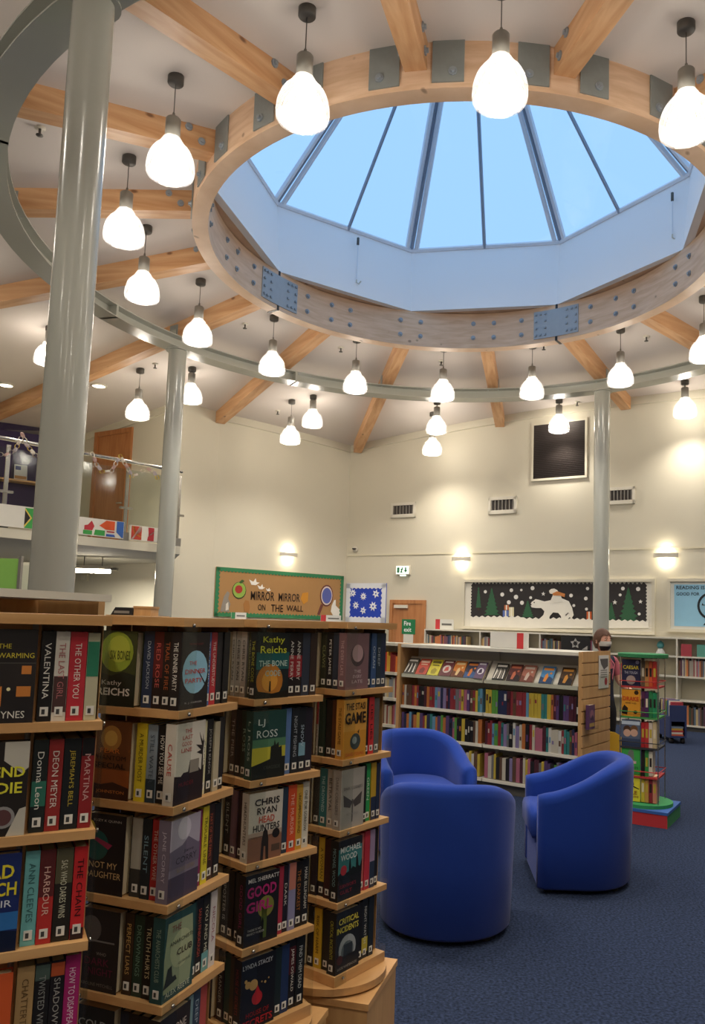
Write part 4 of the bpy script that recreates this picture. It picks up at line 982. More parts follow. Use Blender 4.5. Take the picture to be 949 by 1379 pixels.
# ================================================================ BOOK RACKS (revolving square towers)
SIDE, TZ, PITCH_T = 0.27, [1.306 - .24 * i for i in range(5)], .24
TIER = ['top', 'second', 'third', 'fourth', 'bottom']
RACKS = {1: ((-.936, 1.70), math.radians(28.0)), 2: ((-.584, 2.051), math.radians(70.7)), 3: ((-.456, 2.399), math.radians(49.3)), 4: ((-.216, 2.797), math.radians(54.8))}
RNAME = {1: 'rack fourth along from the armchairs', 2: 'rack third along from the armchairs', 3: 'rack second along from the armchairs', 4: 'rack beside the armchairs'}
RLAB = {1: 'revolving beech book rack standing fourth along from the armchairs', 2: 'revolving beech book rack standing third along from the armchairs', 3: 'revolving beech book rack standing second along from the armchairs', 4: 'revolving beech book rack standing right beside the armchairs'}
def rack_matrix(n):
    (x, y), a = RACKS[n]; return frame(x, y, 0, a)
PED = math.radians(75.8)
def rack(n):
    M = rack_matrix(n); ctr_ = M @ Vector((SIDE / 2, SIDE / 2, 0)); a = RACKS[n][1]
    t = thing('book_rack', RLAB[n], 'book rack', frame(ctr_.x, ctr_.y, 0, a), 'revolving book racks')
    h = SIDE / 2
    pm = RZ(PED - a)
    mb = MB(); mb.box(-.183, .183, -.20, .20, .0, .258, M=pm); mb.build('pedestal', 'beech_panel', t)
    mb = MB(); mb.box(-.188, .188, -.205, .205, .258, .28, M=pm); mb.build('pedestal_top', 'beech', t)
    mb = MB(); mb.lathe([(.17, .281), (.17, .288)], 32, smooth=False); mb.build('bearing', 'black_plastic', t)
    mb = MB(); mb.lathe([(.205, .288), (.205, .312)], 40, smooth=False); mb.build('turntable', 'beech', t)
    for i, z in enumerate(TZ):
        lo = z - .02 if i < 4 else .313
        mb = MB(); mb.box(-h - .006, h + .006, -h - .006, h + .006, lo, z); mb.build('shelf_board', 'beech', t)
    mb = MB(); mb.box(-h - .012, h + .012, -h - .012, h + .012, 1.522, 1.545); mb.build('top_board', 'beech', t)
    mb = MB(); mb.tube([(0, 0, .34), (0, 0, 1.53)], .011, 8); mb.build('core_post', 'lamp_grey', t)
    for x0, x1, y0, y1 in ((.034, .268, .1372, .1388), (.1372, .1388, .038, .1372), (.1372, .1388, .1388, .268), (.034, .137, .2685, .2705), (.2685, .2705, .034, .2705)):
        mb = MB(); mb.box(x0 - h, x1 - h, y0 - h, y1 - h, .347, 1.52); mb.build('divider', 'beech_panel', t)
    for k in range(4):                  # clear corner guards on each face
        pm2 = RZ(k * PI / 2)
        mb = MB(); mb.box(-h - .006, -h + .05, -h - .012, -h - .008, .315, 1.522, M=pm2); g = mb.build('acrylic_guard', 'acrylic', t)
        for i, z in enumerate(TZ + [1.535]):
            mm = MB(); mm.lathe([(0, 0), (.006, 0), (.005, .004), (0, .005)], 8)
            mm.build('screw', 'chrome', g, pm2 @ T(-h + .03, -h - .012, z - .01) @ Matrix.Rotation(PI / 2, 4, 'X'))
    return t
for n in (1, 2, 3, 4): rack(n)
used_labels = {}
CN = {}
def fill(n, tier, cover=None, rs=(), ls=(), lcover=None):
    """cover / lcover: (colour, label, deco, height); rs / ls: spines (colour name, hex, title, title colour, thickness, height[, band])"""
    M = rack_matrix(n); z = TZ[tier] + .0005; where = '%s tier of the %s' % (TIER[tier], RNAME[n]); grp = 'books on the %s' % where
    tC = .0
    if cover:
        col, lab, deco, h, tk, ptitle, ptc = cover
        book(M @ T(.002, .002, z), .129, tk, h, col, lab + ' facing out', grp, deco=deco, title=ptitle, tcol=ptc); tC = tk
    def spine_label(cn): return '%s spine on the %s' % (cn, where.replace(' of the', ' of'))
    x = .1395
    for sp in rs:
        cn, hx, title, tc, tk, h = sp[:6]; tk = min(tk, .266 - x)
        if tk < .008: break
        d = .012 + random.random() * .006
        book(M @ T(x + tk, d, z) @ RZ(PI / 2), .122, tk, h, hx, spine_label(cn), grp, title=title, tcol=tc, spine2=sp[6] if len(sp) > 6 else None); x += tk + .0012
    y = max(tC + .006, .03)
    for sp in ls:
        cn, hx, title, tc, tk, h = sp[:6]; tk = min(tk, .137 - y)
        if tk < .008: break
        d = .010 + random.random() * .008
        book(M @ T(d, y, z), .120, tk, h, hx, spine_label(cn), grp, title=title, tcol=tc, spine2=sp[6] if len(sp) > 6 else None); y += tk + .0012
    if lcover:
        col, lab, deco, h, tk = lcover
        book(M @ T(.002, .139 + .128, z) @ RZ(-PI / 2), .127, tk, h, col, lab + ' facing out', grp, deco=deco, sticker=False)
B, Wt = '#1d1b1c', '#dcd7cb'
H = .198
# rack 1 (one face in view)
fill(1, 0, ('#242021', 'black book with yellow title and orange lit windows', D_house, .203, .03, None, None), [('black white-lettered', B, 'VALENTINA', Wt, .028, .2), ('off-white dark-footed', '#cfc8ba', 'THE LAST GIRL', '#b06a6a', .029, .2, ((.1, .5), '#4a3230')), ('bright red white-lettered', '#b8303a', 'THE OTHER YOU', '#e6d8cc', .036, .2), ('green and cream striped', '#b8b294', None, Wt, .026, .198, ((.5, .9), '#2f7a5c'))])
fill(1, 1, ('#26211f', 'black and white book with thick yellow title and round badge', D_defend, .2, .03, None, None), [('black green-banded', '#1e2322', 'Donna Leon', Wt, .03, .2, ((.28, .55), '#2f6a58')), ('dark red', '#8e2a28', 'DEON MEYER', '#d8ccc0', .03, .2), ('black yellow-lettered', '#1d2022', "JEREMIAH'S BELL", '#b8a23a', .036, .2), ('black and crimson', '#8a2528', 'MARTINA', '#c89a94', .03, .2, ((.8, 1), '#1c1a1c'))])
fill(1, 2, ('#1f2c62', 'deep blue book with yellow capitals over a dark shore', D_watch, .203, .03, None, None), [('pale teal', '#6fb0ae', 'ANN CLEEVES', '#3f6a6a', .029, .2), ('scarlet and maroon', '#b0302c', 'HARBOUR', '#d8b0a0', .03, .2, ((.5, 1), '#5a2424')), ('black and olive', '#26221c', 'SAS: WHO DARES WINS', '#d0ccb0', .036, .2, ((.62, 1), '#57523c')), ('flame red', '#c22a2c', 'THE CHAIN', '#3a1414', .034, .2, ((0, .12), '#2a1a1a'))])
fill(1, 3, ('#c8562a', 'orange book with a dark brown figure', D_orange, .195, .03, None, None), [('tan', '#a8885a', 'CHATTERTON', '#6a5230', .034, .198), ('black', B, 'TWISTED WING', '#8a8a86', .03, .2, ((.82, .98), '#4a5a52')), ('black orange-topped', '#201c1e', 'SHADOWS', '#9a9690', .028, .2, ((.84, .98), '#b0502a')), ('magenta', '#a8286a', 'HOW TO DISAPPEAR', '#e6c8d8', .034, .205)])
# rack 2 (two faces in view)
fill(2, 0, ('#241f20', 'black book with a pale blue disc and red lettering', D_dinner, .2, .03, 'THE DINNER PARTY', Wt), [('sky blue', '#4a6aa0', 'THE FAMILY', Wt, .022, .2), ('bright red white-lettered', '#b8303a', 'THE UNDERSTUDY', '#e6d8cc', .028, .2), ('charcoal', '#2c2a2c', None, Wt, .028, .2), ('black', B, None, Wt, .03, .2)],
     [('black orange-lettered', '#221c1a', 'TRAIL OF FIRE', '#a85a34', .028, .2), ('dark red and black', '#5a2020', 'RED ROSE', '#c05a50', .03, .2, ((0, .4), '#241a1a')), ('navy', '#27334a', 'DAVID JACKSON', '#a8b0b8', .032, .2)], ('#3a3f22', 'mossy green and black book with white author name', D_bones, .198, .03))
fill(2, 1, ('#cfc9bb', 'white book with a bare black tree over dark graves', D_tree, .205, .032, 'CAUSE', '#b8483e'), [('white and yellow', '#d8d2a8', 'GOOD', '#4a4a44', .024, .198), ('black', B, 'JOSEPH KNOX', '#a8a49c', .03, .2), ('cream', '#b8ac90', None, Wt, .026, .19), ('black', '#242022', None, Wt, .026, .2)],
     [('black white-lettered', '#1c1d20', 'HOW YOU SEE ME', Wt, .028, .198), ('blue-grey', '#8a98a2', 'STILL WATER', '#4a5a66', .03, .198, ((0, .3), '#2a3a44')), ('lemon yellow', '#d2bc2e', 'A MURDER MOST', '#4a4214', .032, .2)], ('#6a3f22', 'rust brown book with glowing fingerprint', D_special, .2, .03))
fill(2, 2, ('#7a7080', 'misty violet book with a stormy shore', D_corry, .203, .036, 'JANE CORRY', '#c8c0cc'), [('magenta', '#8a2a5a', None, Wt, .02, .2), ('lemon yellow', '#d8c832', 'TROUBLE LINE', '#4a4214', .028, .205), ('brown red-lettered', '#3a2420', 'PART OF THE FAMILY', '#b85a3c', .034, .205), ('black', B, None, Wt, .03, .2)],
     [('red', '#a82c2c', 'THE OTHER WIFE', '#d8b8a8', .024, .2), ('black and teal', '#22282c', 'SILENT', '#7a98a0', .028, .2), ('pale grey', '#aaa698', None, Wt, .034, .198, ((0, .35), '#3a3834'))], ('#201c1e', 'black book with gold title and yellow sticker', D_daughter, .2, .032))
fill(2, 3, ('#274a4a', 'pale green and teal book with old-fashioned dark lettering', D_anarch, .205, .036, 'THE ANARCHISTS CLUB', '#8aa08c'), [('teal and black', '#1f3434', None, Wt, .02, .2), ('black red-lettered', '#1f1c1c', 'SARAH PINBOROUGH', '#b8503c', .03, .2), ('black cream-lettered', '#20201c', 'YOU AND ME', '#d8d4b8', .032, .2, ((0, .25), '#6aa0a0')), ('white and pink', '#d8d0cc', 'NICOLA', '#a05a6a', .03, .202)],
     [('black cream-lettered', '#1f1c1a', 'TRUTH HURTS', '#c8b890', .03, .2), ('forest green', '#26382c', 'DROWNINGS', '#6a8a74', .03, .2), ('brown', '#3a2a1e', 'PERFECT LIARS', '#c8a060', .028, .2)], ('#2a2626', 'black and grey book with plum red title', D_dark, .2, .034))
fill(2, 4, ('#1f1c20', 'black book with a low red glow', D_plain('#5a2220', '#b8aca4', 'NO ONE', 'HOME'), .2, .034, 'NO ONE HOME', '#b8aca4'), [('teal and white', '#7a9aa0', None, Wt, .02, .2), ('navy', '#24405a', 'DEEP BLUE', '#a8b8c8', .034, .205), ('pinkish red', '#b04a48', None, Wt, .034, .215)],
     [('black', B, 'THE QUIET', '#8a8680', .03, .2), ('black', '#211d20', None, Wt, .03, .2), ('dark blue', '#222a3a', None, Wt, .028, .2)], ('#1f2226', 'black and slate book without bright colours', D_plain('#3a4248', '#9aa0a2', 'COLD', 'WINTER'), .2, .034))
# rack 3
fill(3, 0, ('#1d2426', 'black and teal book with lime title over an orange sunset', D_bonecode, .2, .03, 'THE BONE CODE', '#a8a83a'), [('black red-belted white-footed', '#241e20', 'ANNE PERRY', Wt, .026, .2, ((.3, .64), '#9a2c34')), ('black red-belted white-footed', '#241e20', 'ANNE PERRY', Wt, .030, .2, ((.3, .64), '#9a2c34')), ('slate blue', '#343a48', None, Wt, .032, .2), ('brown', '#3a2c26', None, Wt, .028, .2)],
     [('olive green', '#4a4c34', 'MICK HERRON', '#a8a47a', .026, .2), ('light grey', '#9a948c', 'CHRIS RYAN', '#3a3834', .027, .2), ('light grey', '#958f88', 'CHRIS RYAN', '#3a3834', .026, .2), ('light grey', '#9c968e', 'CHRIS RYAN', '#3a3834', .026, .2)], ('#2a2a2c', 'dark plain book turned towards the gallery', D_plain('#3a3432', '#8a8680', 'RED', 'LINE'), .2, .03))
fill(3, 1, ('#22443f', 'teal book with a castle silhouette on yellow dusk', D_ross, .203, .034, 'L J ROSS', '#a8b8a8'), [('pale blue', '#5a78a8', None, Wt, .024, .203), ('black silver-lettered', '#22262c', 'NIGHT FISHING', '#a8acb0', .03, .203), ('black and sky blue', '#20242a', 'SNOW', '#a8b8c4', .028, .203, ((.25, .45), '#7aa0b0')), ('plum', '#2a2430', None, Wt, .03, .2)],
     [('black and green', '#22302a', 'ROSS', '#8aa090', .03, .2), ('black', B, None, Wt, .03, .2), ('brown', '#4a3a34', 'THE PIER', '#a89a90', .028, .2)], ('#2a2626', 'brown plain book turned towards the gallery', D_plain('#4a3a34', '#8a8680', 'LOST', 'ROAD'), .2, .03))
fill(3, 2, ('#c9c2b4', 'cream book with black capitals above a desert soldier', D_ryan, .2, .034, 'HEADHUNTERS', '#5a4a42'), [('navy and sky blue', '#2a3a4c', None, Wt, .022, .2), ('orange', '#d0502a', 'THE MURDER', '#e8b8a0', .034, .203), ('amber', '#c89a3a', 'UNCOMMON BOND', '#5a4214', .026, .2), ('ivory', '#cfc9b8', 'ONE FOR SORROW', '#5a564a', .028, .205)],
     [('aubergine', '#33242a', None, Wt, .03, .2), ('mauve', '#6a505a', None, Wt, .03, .198), ('black', B, 'SILENT', '#9a968e', .032, .2)], ('#2a2022', 'maroon plain book turned towards the gallery', D_plain('#4a2c30', '#8a8680', 'OLD', 'SINS'), .2, .03))
fill(3, 3, ('#1c1b1e', 'black book with huge magenta title and a green-lit figure', D_good, .203, .034, 'GOOD GIRL', '#8a2a5a'), [('raspberry', '#a83244', None, Wt, .018, .2), ('black', '#24202a', 'DARK', Wt, .02, .2), ('lilac and salmon', '#8a88a8', None, Wt, .028, .203, ((.6, 1), '#c07a68')), ('black orange-lettered', '#201c18', 'THE DARKEST', '#b8743a', .03, .2), ('black white-lettered', '#1c1c1e', 'MARK BILLINGHAM', Wt, .03, .203)],
     [('charcoal', '#26262a', None, Wt, .03, .2), ('black', B, None, Wt, .03, .2), ('black white-lettered', '#1f2024', 'IMPOSTER IS', '#b8b8b4', .034, .2)], ('#22252a', 'slate plain book turned towards the gallery', D_plain('#2c3a40', '#8a8680', 'THE', 'WATCHER'), .2, .03))
fill(3, 4, ('#15171f', 'black book with a red flame and red capitals', D_secrets, .203, .034, 'HOUSE OF SECRETS', '#7a2a2a'), [('black and teal', '#1d2a2c', None, Wt, .024, .2), ('cobalt and black', '#22345a', None, Wt, .03, .2), ('black white-lettered', '#1c1a1c', 'JAMES OSWALD', Wt, .03, .205, ((.5, .9), '#4a1c20')), ('black silver-lettered', '#1a1c1c', 'FIND THEM DEAD', '#c8ccc8', .034, .205)],
     [('bronze', '#3a2f22', None, Wt, .028, .2), ('bottle green', '#20382f', None, Wt, .03, .2), ('black', B, 'THE RANGER', '#a8a49a', .03, .2)], ('#1f1c20', 'black plain book turned towards the gallery', D_plain('#342a34', '#8a8680', 'GONE', 'AGAIN'), .2, .03))
# rack 4
fill(4, 0, ('#7a5c60', 'dusky mauve book with a dark crescent', D_mauve, .2, .034, 'THE EVERY LATE', '#b89a9a'), [('midnight blue', '#1f2a3a', None, Wt, .022, .2), ('royal blue', '#34507a', 'OCEAN', '#b8c4d0', .03, .2), ('black and blue', '#22303c', 'DEEP', '#a8b0b4', .026, .2), ('navy', '#26304a', None, Wt, .03, .2)],
     [('slate blue', '#2c3442', None, Wt, .03, .2), ('black white-lettered', '#1c1c1e', 'PETER JAMES', Wt, .03, .2), ('black and olive', '#2e2f22', 'CLAWS', '#8a8a5a', .032, .2)], ('#26282a', 'charcoal plain book turned towards the gallery', D_plain('#3a3c3e', '#8a8680', 'LAST', 'CALL'), .2, .03))
fill(4, 1, ('#cf9640', 'orange book with heavy black capitals and a grey globe', D_stasi, .205, .034, 'THE STASI GAME', '#6a4214'), [('black', B, None, Wt, .018, .2), ('scarlet', '#c02c30', 'LIES LIES', '#3a1414', .03, .205), ('grey', '#5a5a58', None, Wt, .03, .2)],
     [('copper', '#5a3420', None, Wt, .022, .2), ('black', '#24201e', None, Wt, .032, .2), ('forest green', '#25342a', None, Wt, .03, .2), ('red and white', '#b0a8a0', 'MAXWELL', '#5a3434', .028, .2, ((.55, 1), '#9a2a34'))], ('#3a2a24', 'brown plain book turned towards the gallery beside red spine', D_plain('#5a3a2a', '#8a8680', 'WAR', 'GAMES'), .2, .03))
fill(4, 2, ('#9f9990', 'silver grey book with a butterfly', D_butter, .203, .036, 'DARK CORNERS', '#6a6460'), [('black', B, None, Wt, .018, .2), ('emerald green', '#2c9a52', 'GREEN', '#d0e0c8', .028, .205), ('mustard and navy', '#c09a2e', None, Wt, .03, .205, ((0, .4), '#26304a')), ('navy', '#26304a', None, Wt, .02, .2)],
     [('pale grey', '#a8a298', 'BETRAYAL', '#4a4842', .03, .2), ('teal', '#2f6a6c', 'THE DROWNED', '#a8c4c0', .034, .2), ('black and grey', '#2c2826', None, Wt, .03, .2)], ('#2a2a2e', 'black plain book turned towards the gallery beside teal spine', D_plain('#4a4a4e', '#8a8680', 'ICE', 'BLUE'), .2, .03))
fill(4, 3, ('#1c1d1f', 'teal and black book with white capitals above grave crosses', D_wood, .203, .036, 'MICHAEL WOOD', '#7a9a9a'), [('salmon', '#b8605a', None, Wt, .02, .2), ('cherry red', '#b83240', None, Wt, .03, .205), ('lilac and navy', '#a08aa8', None, Wt, .028, .205, ((0, .45), '#2a3448')), ('black', B, None, Wt, .02, .2)],
     [('dark red', '#3a1c1e', None, Wt, .032, .2), ('yellow and black', '#242022', 'A WOMAN', '#4a4214', .032, .2, ((.25, 1), '#c8a83a')), ('plum', '#2e2226', None, Wt, .03, .2)], ('#2a1f24', 'plum plain book turned towards the gallery', D_plain('#3a2a30', '#8a8680', 'BAD', 'BLOOD'), .2, .03))
fill(4, 4, ('#1d1f22', 'black book with yellow stencil capitals and a grey arch', D_critical, .203, .036, 'CRITICAL INCIDENTS', '#a8a43a'), [('black', B, None, Wt, .024, .2), ('black yellow-footed', '#22262a', 'NIGHT WATCH', '#c8c8c0', .034, .205, ((.1, .35), '#b8a83a')), ('bluish black', '#20272e', None, Wt, .03, .205)],
     [('charcoal', '#26231f', None, Wt, .034, .2), ('golden yellow', '#c8a42c', 'RISK OF HARM', '#4a3a10', .034, .2), ('black', B, None, Wt, .03, .2)], ('#24221f', 'black plain book turned towards the gallery beside yellow spine', D_plain('#34302a', '#8a8680', 'DEAD', 'END'), .2, .03))

# ================================================================ ARMCHAIRS
def tub_chair(x, y, face, label):
    """blue tub armchair: local -y is the front"""
    t = thing('tub_armchair', label, 'armchair', frame(x, y, 0, face), 'blue tub armchairs')
    R, S, th = .335, .27, .095
    path = []
    for i in range(7): path.append((-R, -S + S * i / 6 * .999, 0))
    for i in range(1, 24): a = PI - PI * i / 24; path.append((R * math.cos(a), R * math.sin(a), 1))
    for i in range(7): path.append((R, -S * i / 6, 2))
    N = len(path); vs = []; fs = []; ring_n = 0
    for k, (px, py, _) in enumerate(path):
        q0 = path[max(0, k - 1)]; q1 = path[min(N - 1, k + 1)]
        tx, ty = q1[0] - q0[0], q1[1] - q0[1]; l = math.hypot(tx, ty); nx, ny = -ty / l, tx / l      # outward normal
        f = min(1, max(0, (py + S) / (S + R)))               # 0 at arm fronts, 1 at the back
        f = f * f * (3 - 2 * f)
        zt = .565 + .195 * f
        prof = [(-th + .012, .025), (.0 - .012, .025), (.002, .04), (.012, zt * .5), (.022, zt - .06), (.018, zt - .025), (.004, zt - .006), (-.03, zt + .003), (-.065, zt - .004), (-.085, zt - .022), (-.093, zt - .055), (-th, zt * .6), (-th, .04)]
        e = 0
        if k in (0, N - 1): e = .016
        cz = (zt + .025) / 2
        prof2 = [(o * (1 - e / .06) - e * .5, cz + (z - cz) * (1 - e / .5)) for o, z in prof] if e else prof
        off = -.0
        for o, z in prof2: vs.append((px + nx * o, py + ny * o, z))
        ring_n = len(prof)
    for k in range(N - 1):
        for j in range(ring_n):
            a, b = k * ring_n + j, k * ring_n + (j + 1) % ring_n
            fs.append((a, a + ring_n, b + ring_n, b))
    fs.append(tuple(range(ring_n))); fs.append(tuple(range((N - 1) * ring_n, N * ring_n))[::-1])
    mb = MB(); mb.add(vs, fs, smooth=True); o = mb.build('upholstered_shell', 'blue_fabric', t)
    # seat cushion
    mb = MB(); pr_ = []
    ri = R - th - .004
    outl = [(-ri, -S - .03)] + [(ri * math.cos(PI - PI * i / 16), ri * math.sin(PI - PI * i / 16)) for i in range(17)] + [(ri, -S - .03)]
    vs = []; n = len(outl)
    for sc, z in ((.97, .29), (1, .31), (1, .40), (.97, .43), (.86, .445)):
        for (a, b) in outl: vs.append((a * sc, (b + .02) * sc - .02 * sc, z))
    fs = []
    for l in range(4):
        for i in range(n): j = (i + 1) % n; fs.append((l * n + i, l * n + j, (l + 1) * n + j, (l + 1) * n + i))
    fs += [tuple(range(n))[::-1], tuple(range(4 * n, 5 * n))]
    mb.add(vs, fs, smooth=True); mb.build('seat_cushion', 'blue_fabric', t)
    mb = MB(); mb.box(-ri, ri, -S + .005, -S + .05, .03, .29); mb.build('front_panel', 'blue_fabric', t)
    for fx, fy in ((-.26, -.2), (.26, -.2), (-.2, .2), (.2, .2)):
        mb = MB(); mb.lathe([(.025, 0), (.025, .03)], 10, center=(fx, fy)); mb.build('foot', 'black_plastic', t)
tub_chair(.235, 4.27, PI - .05, 'blue tub armchair with its rounded back towards the book racks')
tub_chair(.10, 5.72, .28, 'blue tub armchair whose empty seat faces the book racks')
tub_chair(1.075, 5.065, -PI / 2 - .03, 'blue tub armchair turned side-on beside the spinner')

# ================================================================ CHILDREN'S SHELF UNIT
U0 = Vector((-.062, 8.10)); U1 = Vector((1.515, 7.0)); dU = (U1 - U0).normalized(); LU = (U1 - U0).length; UA = math.atan2(dU.y, dU.x)
UM = frame(U0.x, U0.y, 0, UA); DU = .64
random.seed(21)
unit = thing('shelf_unit', 'double-sided white shelf unit with beech end panels behind the armchairs', 'shelf unit', UM)
mb = MB(); mb.box(-.035, 0, -.02, DU, 0, 1.335); mb.build('end_panel', 'beech_panel', unit)
ep = MB().box(LU, LU + .03, -.02, DU, 0, 1.335).build('end_panel', 'beech_panel', unit)
for i in range(12):
    z = .09 + i * .105; mb = MB(); mb.box(LU + .03, LU + .042, -.02, DU, z, z + .094); mb.build('slat_board', 'beech_panel', ep)
mb = MB(); mb.box(0, LU, DU / 2 - .01, DU / 2 + .01, .06, 1.30); mb.build('back_panel', 'white_metal', unit)
mb = MB(); mb.box(0, LU, .03, DU - .03, 0, .09); mb.build('plinth', 'dark_metal', unit)
mb = MB(); mb.box(-.002, LU + .002, -.01, DU, 1.30, 1.33); mb.build('top_shelf', 'white_metal', unit)
SHZ = [.12, .43, .72]
for z in SHZ:
    for b in range(2):
        x0 = LU / 2 * b + .006; x1 = LU / 2 * (b + 1) - .006
        mb = MB(); mb.box(x0, x1, .0, DU / 2 - .012, z - .028, z); mb.build('shelf', 'white_metal', unit)
mb = MB(); mb.box(LU / 2 - .012, LU / 2 + .012, DU / 2 - .04, DU / 2 - .012, .06, 1.3); mb.build('upright', 'white_metal', unit)
for b in range(2):
    x0 = LU / 2 * b + .01; x1 = LU / 2 * (b + 1) - .01
    mb = MB(); mb.poly_prism([(-.005, 1.0), (.02, 1.0), (.17, 1.19), (.17, 1.205), (.012, 1.015), (.002, 1.035), (-.005, 1.035)], x0, x1, 'x'); mb.build('display_tray', 'white_metal', unit)
    mb = MB(); mb.box(x0, x1, -.012, -.006, 1.0, 1.05); mb.build('tray_lip', 'acrylic', unit)
SP = {'crimson': '#a02c34', 'maroon': '#5a2230', 'black': '#201e22', 'navy': '#26305a', 'sky blue': '#5a9ac4', 'teal': '#2c8a88', 'purple': '#5a3a78', 'pink': '#c0607a', 'orange': '#d0702c', 'yellow': '#d8b82c', 'lime green': '#5aa83a', 'cream': '#cfc6b0', 'grey': '#77747a', 'brown': '#6a4630', 'white': '#d8d4ca', 'lilac': '#8a7ab0'}
def mute(c, k=.22, d=.88):
    r = [int(c[i:i + 2], 16) / 255 for i in (1, 3, 5)]; m = sum(r) / 3; return '#' + ''.join('%02x' % int(255 * d * (v + (m - v) * k)) for v in r)
SP = {k: mute(v) for k, v in SP.items()}
names = list(SP)
LATER = []
BX = [('lowest', 0, .125), ('middle', 1, .43), ('upper', 2, .72)]
for rown, ri, z in BX:
    x = .015
    wts = [3, 3, 4, 3, 2, 2, 3, 2, 2, 2, 1, 2, 2, 2, 2, 2]
    while x < LU - .03:
        if abs(x - LU / 2) < .03: x = LU / 2 + .02
        f = x / LU
        if ri == 2:
            if f < .2: ch = ['crimson', 'maroon', 'black', 'cream', 'orange', 'maroon', 'brown']
            elif f < .3: ch = ['navy', 'sky blue', 'lilac', 'maroon']
            elif f < .46: ch = ['yellow', 'crimson', 'purple', 'navy', 'grey', 'brown', 'pink']
            elif f < .49: ch = ['teal', 'sky blue']
            elif f < .53: ch = ['yellow']
            elif f < .575: ch = ['lime green']
            elif f < .62: ch = ['navy', 'black']
            elif f < .68: ch = ['crimson', 'maroon', 'brown']
            elif f < .74: ch = ['white', 'sky blue', 'crimson']
            elif f < .80: ch = ['yellow']
            elif f < .86: ch = ['sky blue', 'orange', 'yellow', 'teal']
            else: ch = ['black', 'purple', 'maroon', 'purple']
            cn = random.choice(ch)
        else: cn = random.choices(names, wts)[0]
        t_ = random.choice((.022, .026, .03, .036)); h = random.choice((.20, .205, .215, .225)) if ri != 2 else .2 + .02 * (f > .45)
        t_ = min(t_, LU - .008 - x)
        if t_ < .012: break
        c = SP[cn]
        if ri == 0 or (ri == 1 and x < .55):
            LATER.append((x, t_, h, z, c)); x += t_ + .0015; continue
        o = book(UM @ T(x + t_, .012 + random.random() * .01, z + .0008) @ RZ(PI / 2), .135, t_, h, c, "%s spined children's book on the %s row of the shelf unit" % (cn, rown), "%s row of the shelf unit" % rown, simple=True)
        if random.random() < .55:
            zz = random.uniform(.3, .6); mb = MB(); mb.box(-.0008, 0, t_ * .2, t_ * .8, h * zz, h * (zz + random.uniform(.12, .3))); mb.build('spine_band', 'print', o, None, random.choice(list(SP.values())))
        x += t_ + .0015
# face-up books on the sloping tray
DB = [('#4a443c', 'black and white patterned'), ('#c0442c', 'brick red'), ('#d8cc3a', 'lemon yellow'), ('#6a2c30', 'maroon circle-fronted'), ('#cf7c2c', 'orange'), ('#2a2c44', 'navy and flame'), ('#6a5470', 'thick violet and white'), ('#24221f', 'black and white swirled'), ('#5a2a28', 'dark red'), ('#a86a58', 'salmon pink'), ('#4a86b8', 'sky blue and orange'), ('#4a3420', 'brown and amber')]
xs = [.03, .175, .315, .455, .595, .735, .855, 1.05, 1.20, 1.34, 1.53, 1.72]
tilt = -math.atan2(.15, .19)
for i, ((c, nm), x) in enumerate(zip(DB, xs)):
    w = .128 if i != 6 else .1; x = min(x, LU - .14)
    th_ = .02 if i != 6 else .035
    M = UM @ T(x, .006 - th_ * .6, 1.036 + th_ * .1) @ Matrix.Rotation(tilt, 4, 'X')
    def deco(o, w_, h_, t_, i=i):
        cols = [('#d8d4ca', '#2a2622'), ('#e0b8a0', '#7a1f14'), ('#6a6424', '#a89a28'), ('#d8ccc4', '#c04a3a'), ('#e8c890', '#6a3410'), ('#d07a34', '#3a5a8a'), ('#e0dce4', '#4a3a54'), ('#e4e0d6', '#8a8478'), ('#c06a4a', '#2a1414'), ('#c8b4a4', '#7a4434'), ('#d88a3a', '#2a4468'), ('#c88a34', '#20150c')][i]
        if i in (0, 7):
            for q in range(5): shape(o, w_, h_, ((.05 + .18 * q, .1), (.15 + .18 * q, .1), (.25 + .15 * q, .55), (.12 + .16 * q, .7)), cols[q % 2], 1 + q % 2)
            rect(o, w_, h_, .1, .8, .9, .92, cols[0], 2)
        elif i in (1, 2):
            rect(o, w_, h_, .1, .74, .9, .9, cols[0]); rect(o, w_, h_, .2, .6, .8, .68, cols[0], 2); shape(o, w_, h_, ((.3, .1), (.7, .1), (.75, .35), (.5, .48), (.25, .32)), cols[1], 2)
        elif i in (3, 6):
            disc(o, w_, h_, .5, .45, .36, cols[0]); shape(o, w_, h_, ((.3, .3), (.7, .35), (.6, .6), (.36, .55)), cols[1], 2); rect(o, w_, h_, .15, .84, .85, .93, cols[0], 2)
        else:
            shape(o, w_, h_, ((0, 0), (1, 0), (1, .3), (.7, .42), (.4, .3), (0, .4)), cols[1]); shape(o, w_, h_, ((.3, .12), (.5, .1), (.62, .4), (.5, .6), (.36, .5)), cols[0], 2); rect(o, w_, h_, .12, .76, .88, .9, cols[0], 2); disc(o, w_, h_, .75, .6, .09, cols[0], 2)
    book(M, w, th_, .19, c, nm + ' book lying face-up on the sloping tray', 'books on the sloping tray', sticker=False, deco=deco)
# sign standing on top of the unit
p = at_y(653, 875, 7.65); M = UM.inverted() @ Vector((p.x, p.y, 0))
t = thing('shelf_sign', 'white shelf sign with one red stripe standing on the shelf unit', 'sign', UM @ T(LU * .47, .22, 1.3305))
mb = MB(); mb.box(0, .41, 0, .012, .0, .15); mb.build('board', 'matt_print', t, None, '#d9d6d0')
mb = MB(); mb.box(.29, .36, -.002, 0, .0, .15); mb.build('stripe', 'matt_print', t, None, '#c8383c')
mb = MB(); mb.box(.03, .38, -.05, .06, 0, .006); mb.build('foot', 'acrylic', t)
